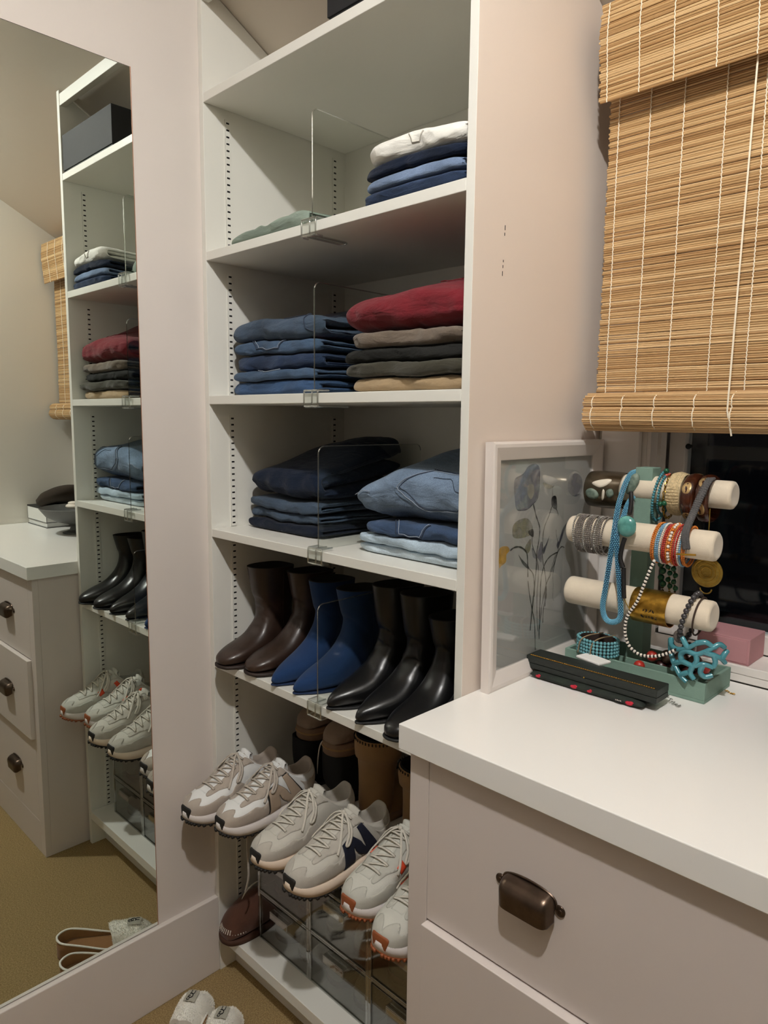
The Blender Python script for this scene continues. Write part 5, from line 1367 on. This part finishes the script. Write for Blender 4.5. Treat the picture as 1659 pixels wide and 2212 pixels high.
for i in range(4): mb.box(1.0275+i*.003, 1.0292+i*.003, .1693, .1696, ZCN+.0068, ZCN+.0082+.0006*(i % 2))
mb.build('label_text', wht_b, t)
mb = MB(); g = random.Random(3); p = Vector((1.085, .247, ZCN+.012)); pts = []
for i in range(22): pts.append(p+Vector((i*.0016-.004+.002*math.sin(i*1.7), -.012*i/22+.003*math.sin(i*2.3), max(-.0095, .006-.0012*i))))
for i, c in enumerate(pts):
    n1 = Vector((1, 0, 0)) if i % 2 else Vector((0, 1, .4)).normalized(); d = Vector((.5, -.5, .3)).normalized()
    mb.tube([c+d*.0026*math.cos(a)+n1*.0018*math.sin(a) for a in [2*math.pi*j/7 for j in range(7)]], .0006, 4, True)
tag(mb.build('silver_chain', g_silver, None, True), 'short silver chain spilling over the worktop beside the black case', 'chain')
mb = MB()
for i in range(9):
    c = Vector((1.144+i*.0022, .372-.001*i, ZCN+.0018+.001*math.sin(i))); n1 = Vector((0, 1, 0)) if i % 2 else Vector((0, 0, 1))
    mb.tube([c+Vector((.002, 0, 0))*math.cos(a)+n1*.0013*math.sin(a) for a in [2*math.pi*j/7 for j in range(7)]], .0005, 4, True)
tag(mb.build('gold_chain', g_gold, None, True), 'tiny gold chain lying on the worktop at the tray corner', 'chain')
# pink drawer box on the sill
m_pink = M('pink_card', (190, 138, 142), .7, var=.04, vs=20)
t = thing('pink_box', (1.112, .50, WZ0), 'dusty pink card box with a sliding drawer on the window sill', 'box')
MB().box(1.060, 1.158, .444, .533, WZ0+.0004, WZ0+.052).build('sleeve', m_pink, t, bevel=.001)
MB().box(1.064, 1.154, .4425, .4445, WZ0+.004, WZ0+.048).build('drawer', m_pink, t, bevel=.0006)

# ------------------------------------------------------------------ far end of the worktop (seen in the mirror)
m_bw = M('box_white', (226, 226, 222), .45); m_bt = M('box_black_trim', (22, 22, 22), .5)
t = thing('gift_box', (1.72, .26, ZCN), 'white lidded box with black edging at the far end of the worktop', 'box')
bx0, bx1, by0, by1 = 1.625, 1.850, .200, .335
MB().box(bx0+.003, bx1-.003, by0+.003, by1-.003, ZCN+.0004, ZCN+.024).build('base', m_bw, t)
MB().box(bx0, bx1, by0, by1, ZCN+.0245, ZCN+.082).build('lid', m_bw, t)
e = MB()
for z in (ZCN+.0015, ZCN+.0235, ZCN+.081):
    e.box(bx0-.0006, bx1+.0006, by0-.0006, by0+.001, z-.0012, z+.0012).box(bx0-.0006, bx0+.001, by0, by1, z-.0012, z+.0012)
for x, y in ((bx0, by0), (bx1, by0)): e.box(x-.0009, x+.0009, by0-.0008, by0+.001, ZCN+.0246, ZCN+.082)
e.box(bx0-.001, bx1+.001, by0-.001, by1+.001, ZCN+.0822, ZCN+.0862); e.build('black_edging', m_bt, t)
m_bowl = M('bowl_grey', (92, 92, 90), .5, var=.1, vs=20)
t = thing('pedestal_bowl', (1.420, .236, ZCN), 'grey pedestal bowl in front of the white black-edged box', 'bowl')
c = (1.420, .236, ZCN)
MB().lathe([(.0, .001), (.045, .001), (.046, .006), (.018, .014), (.014, .03), (.022, .04), (.066, .052), (.108, .075), (.134, .110), (.131, .112), (.10, .079), (.05, .06), (.0, .055)], c, 48).build('bowl', m_bowl, t, True)
t = thing('felt_cap', (1.66, .29, ZCN+.09), 'dark brown felt cap resting on the bowl and box', 'cap')
MB().lathe([(.10, .0), (.125, .012), (.128, .03), (.11, .052), (.07, .066), (.0, .07)], (1.665, .29, ZCN+.0868), 40).move(lambda x, y, z: (x, .29+(y-.29)*.85, z+max(0, 1.7-x)*.36)).build('crown', M('felt_brown', (50, 40, 30), .95, bump=.2, bs=300), t, 'all')
t = MB(); t.ball((1.40, .228, ZCN+.118), (.035, .03, .012), 14, 8); t.ball((1.405, .232, ZCN+.130), (.028, .022, .008), 14, 8)
tag(t.build('white_cloth', wht_b, None, 'all'), 'crumpled white cloth lying in the grey pedestal bowl', 'cloth')
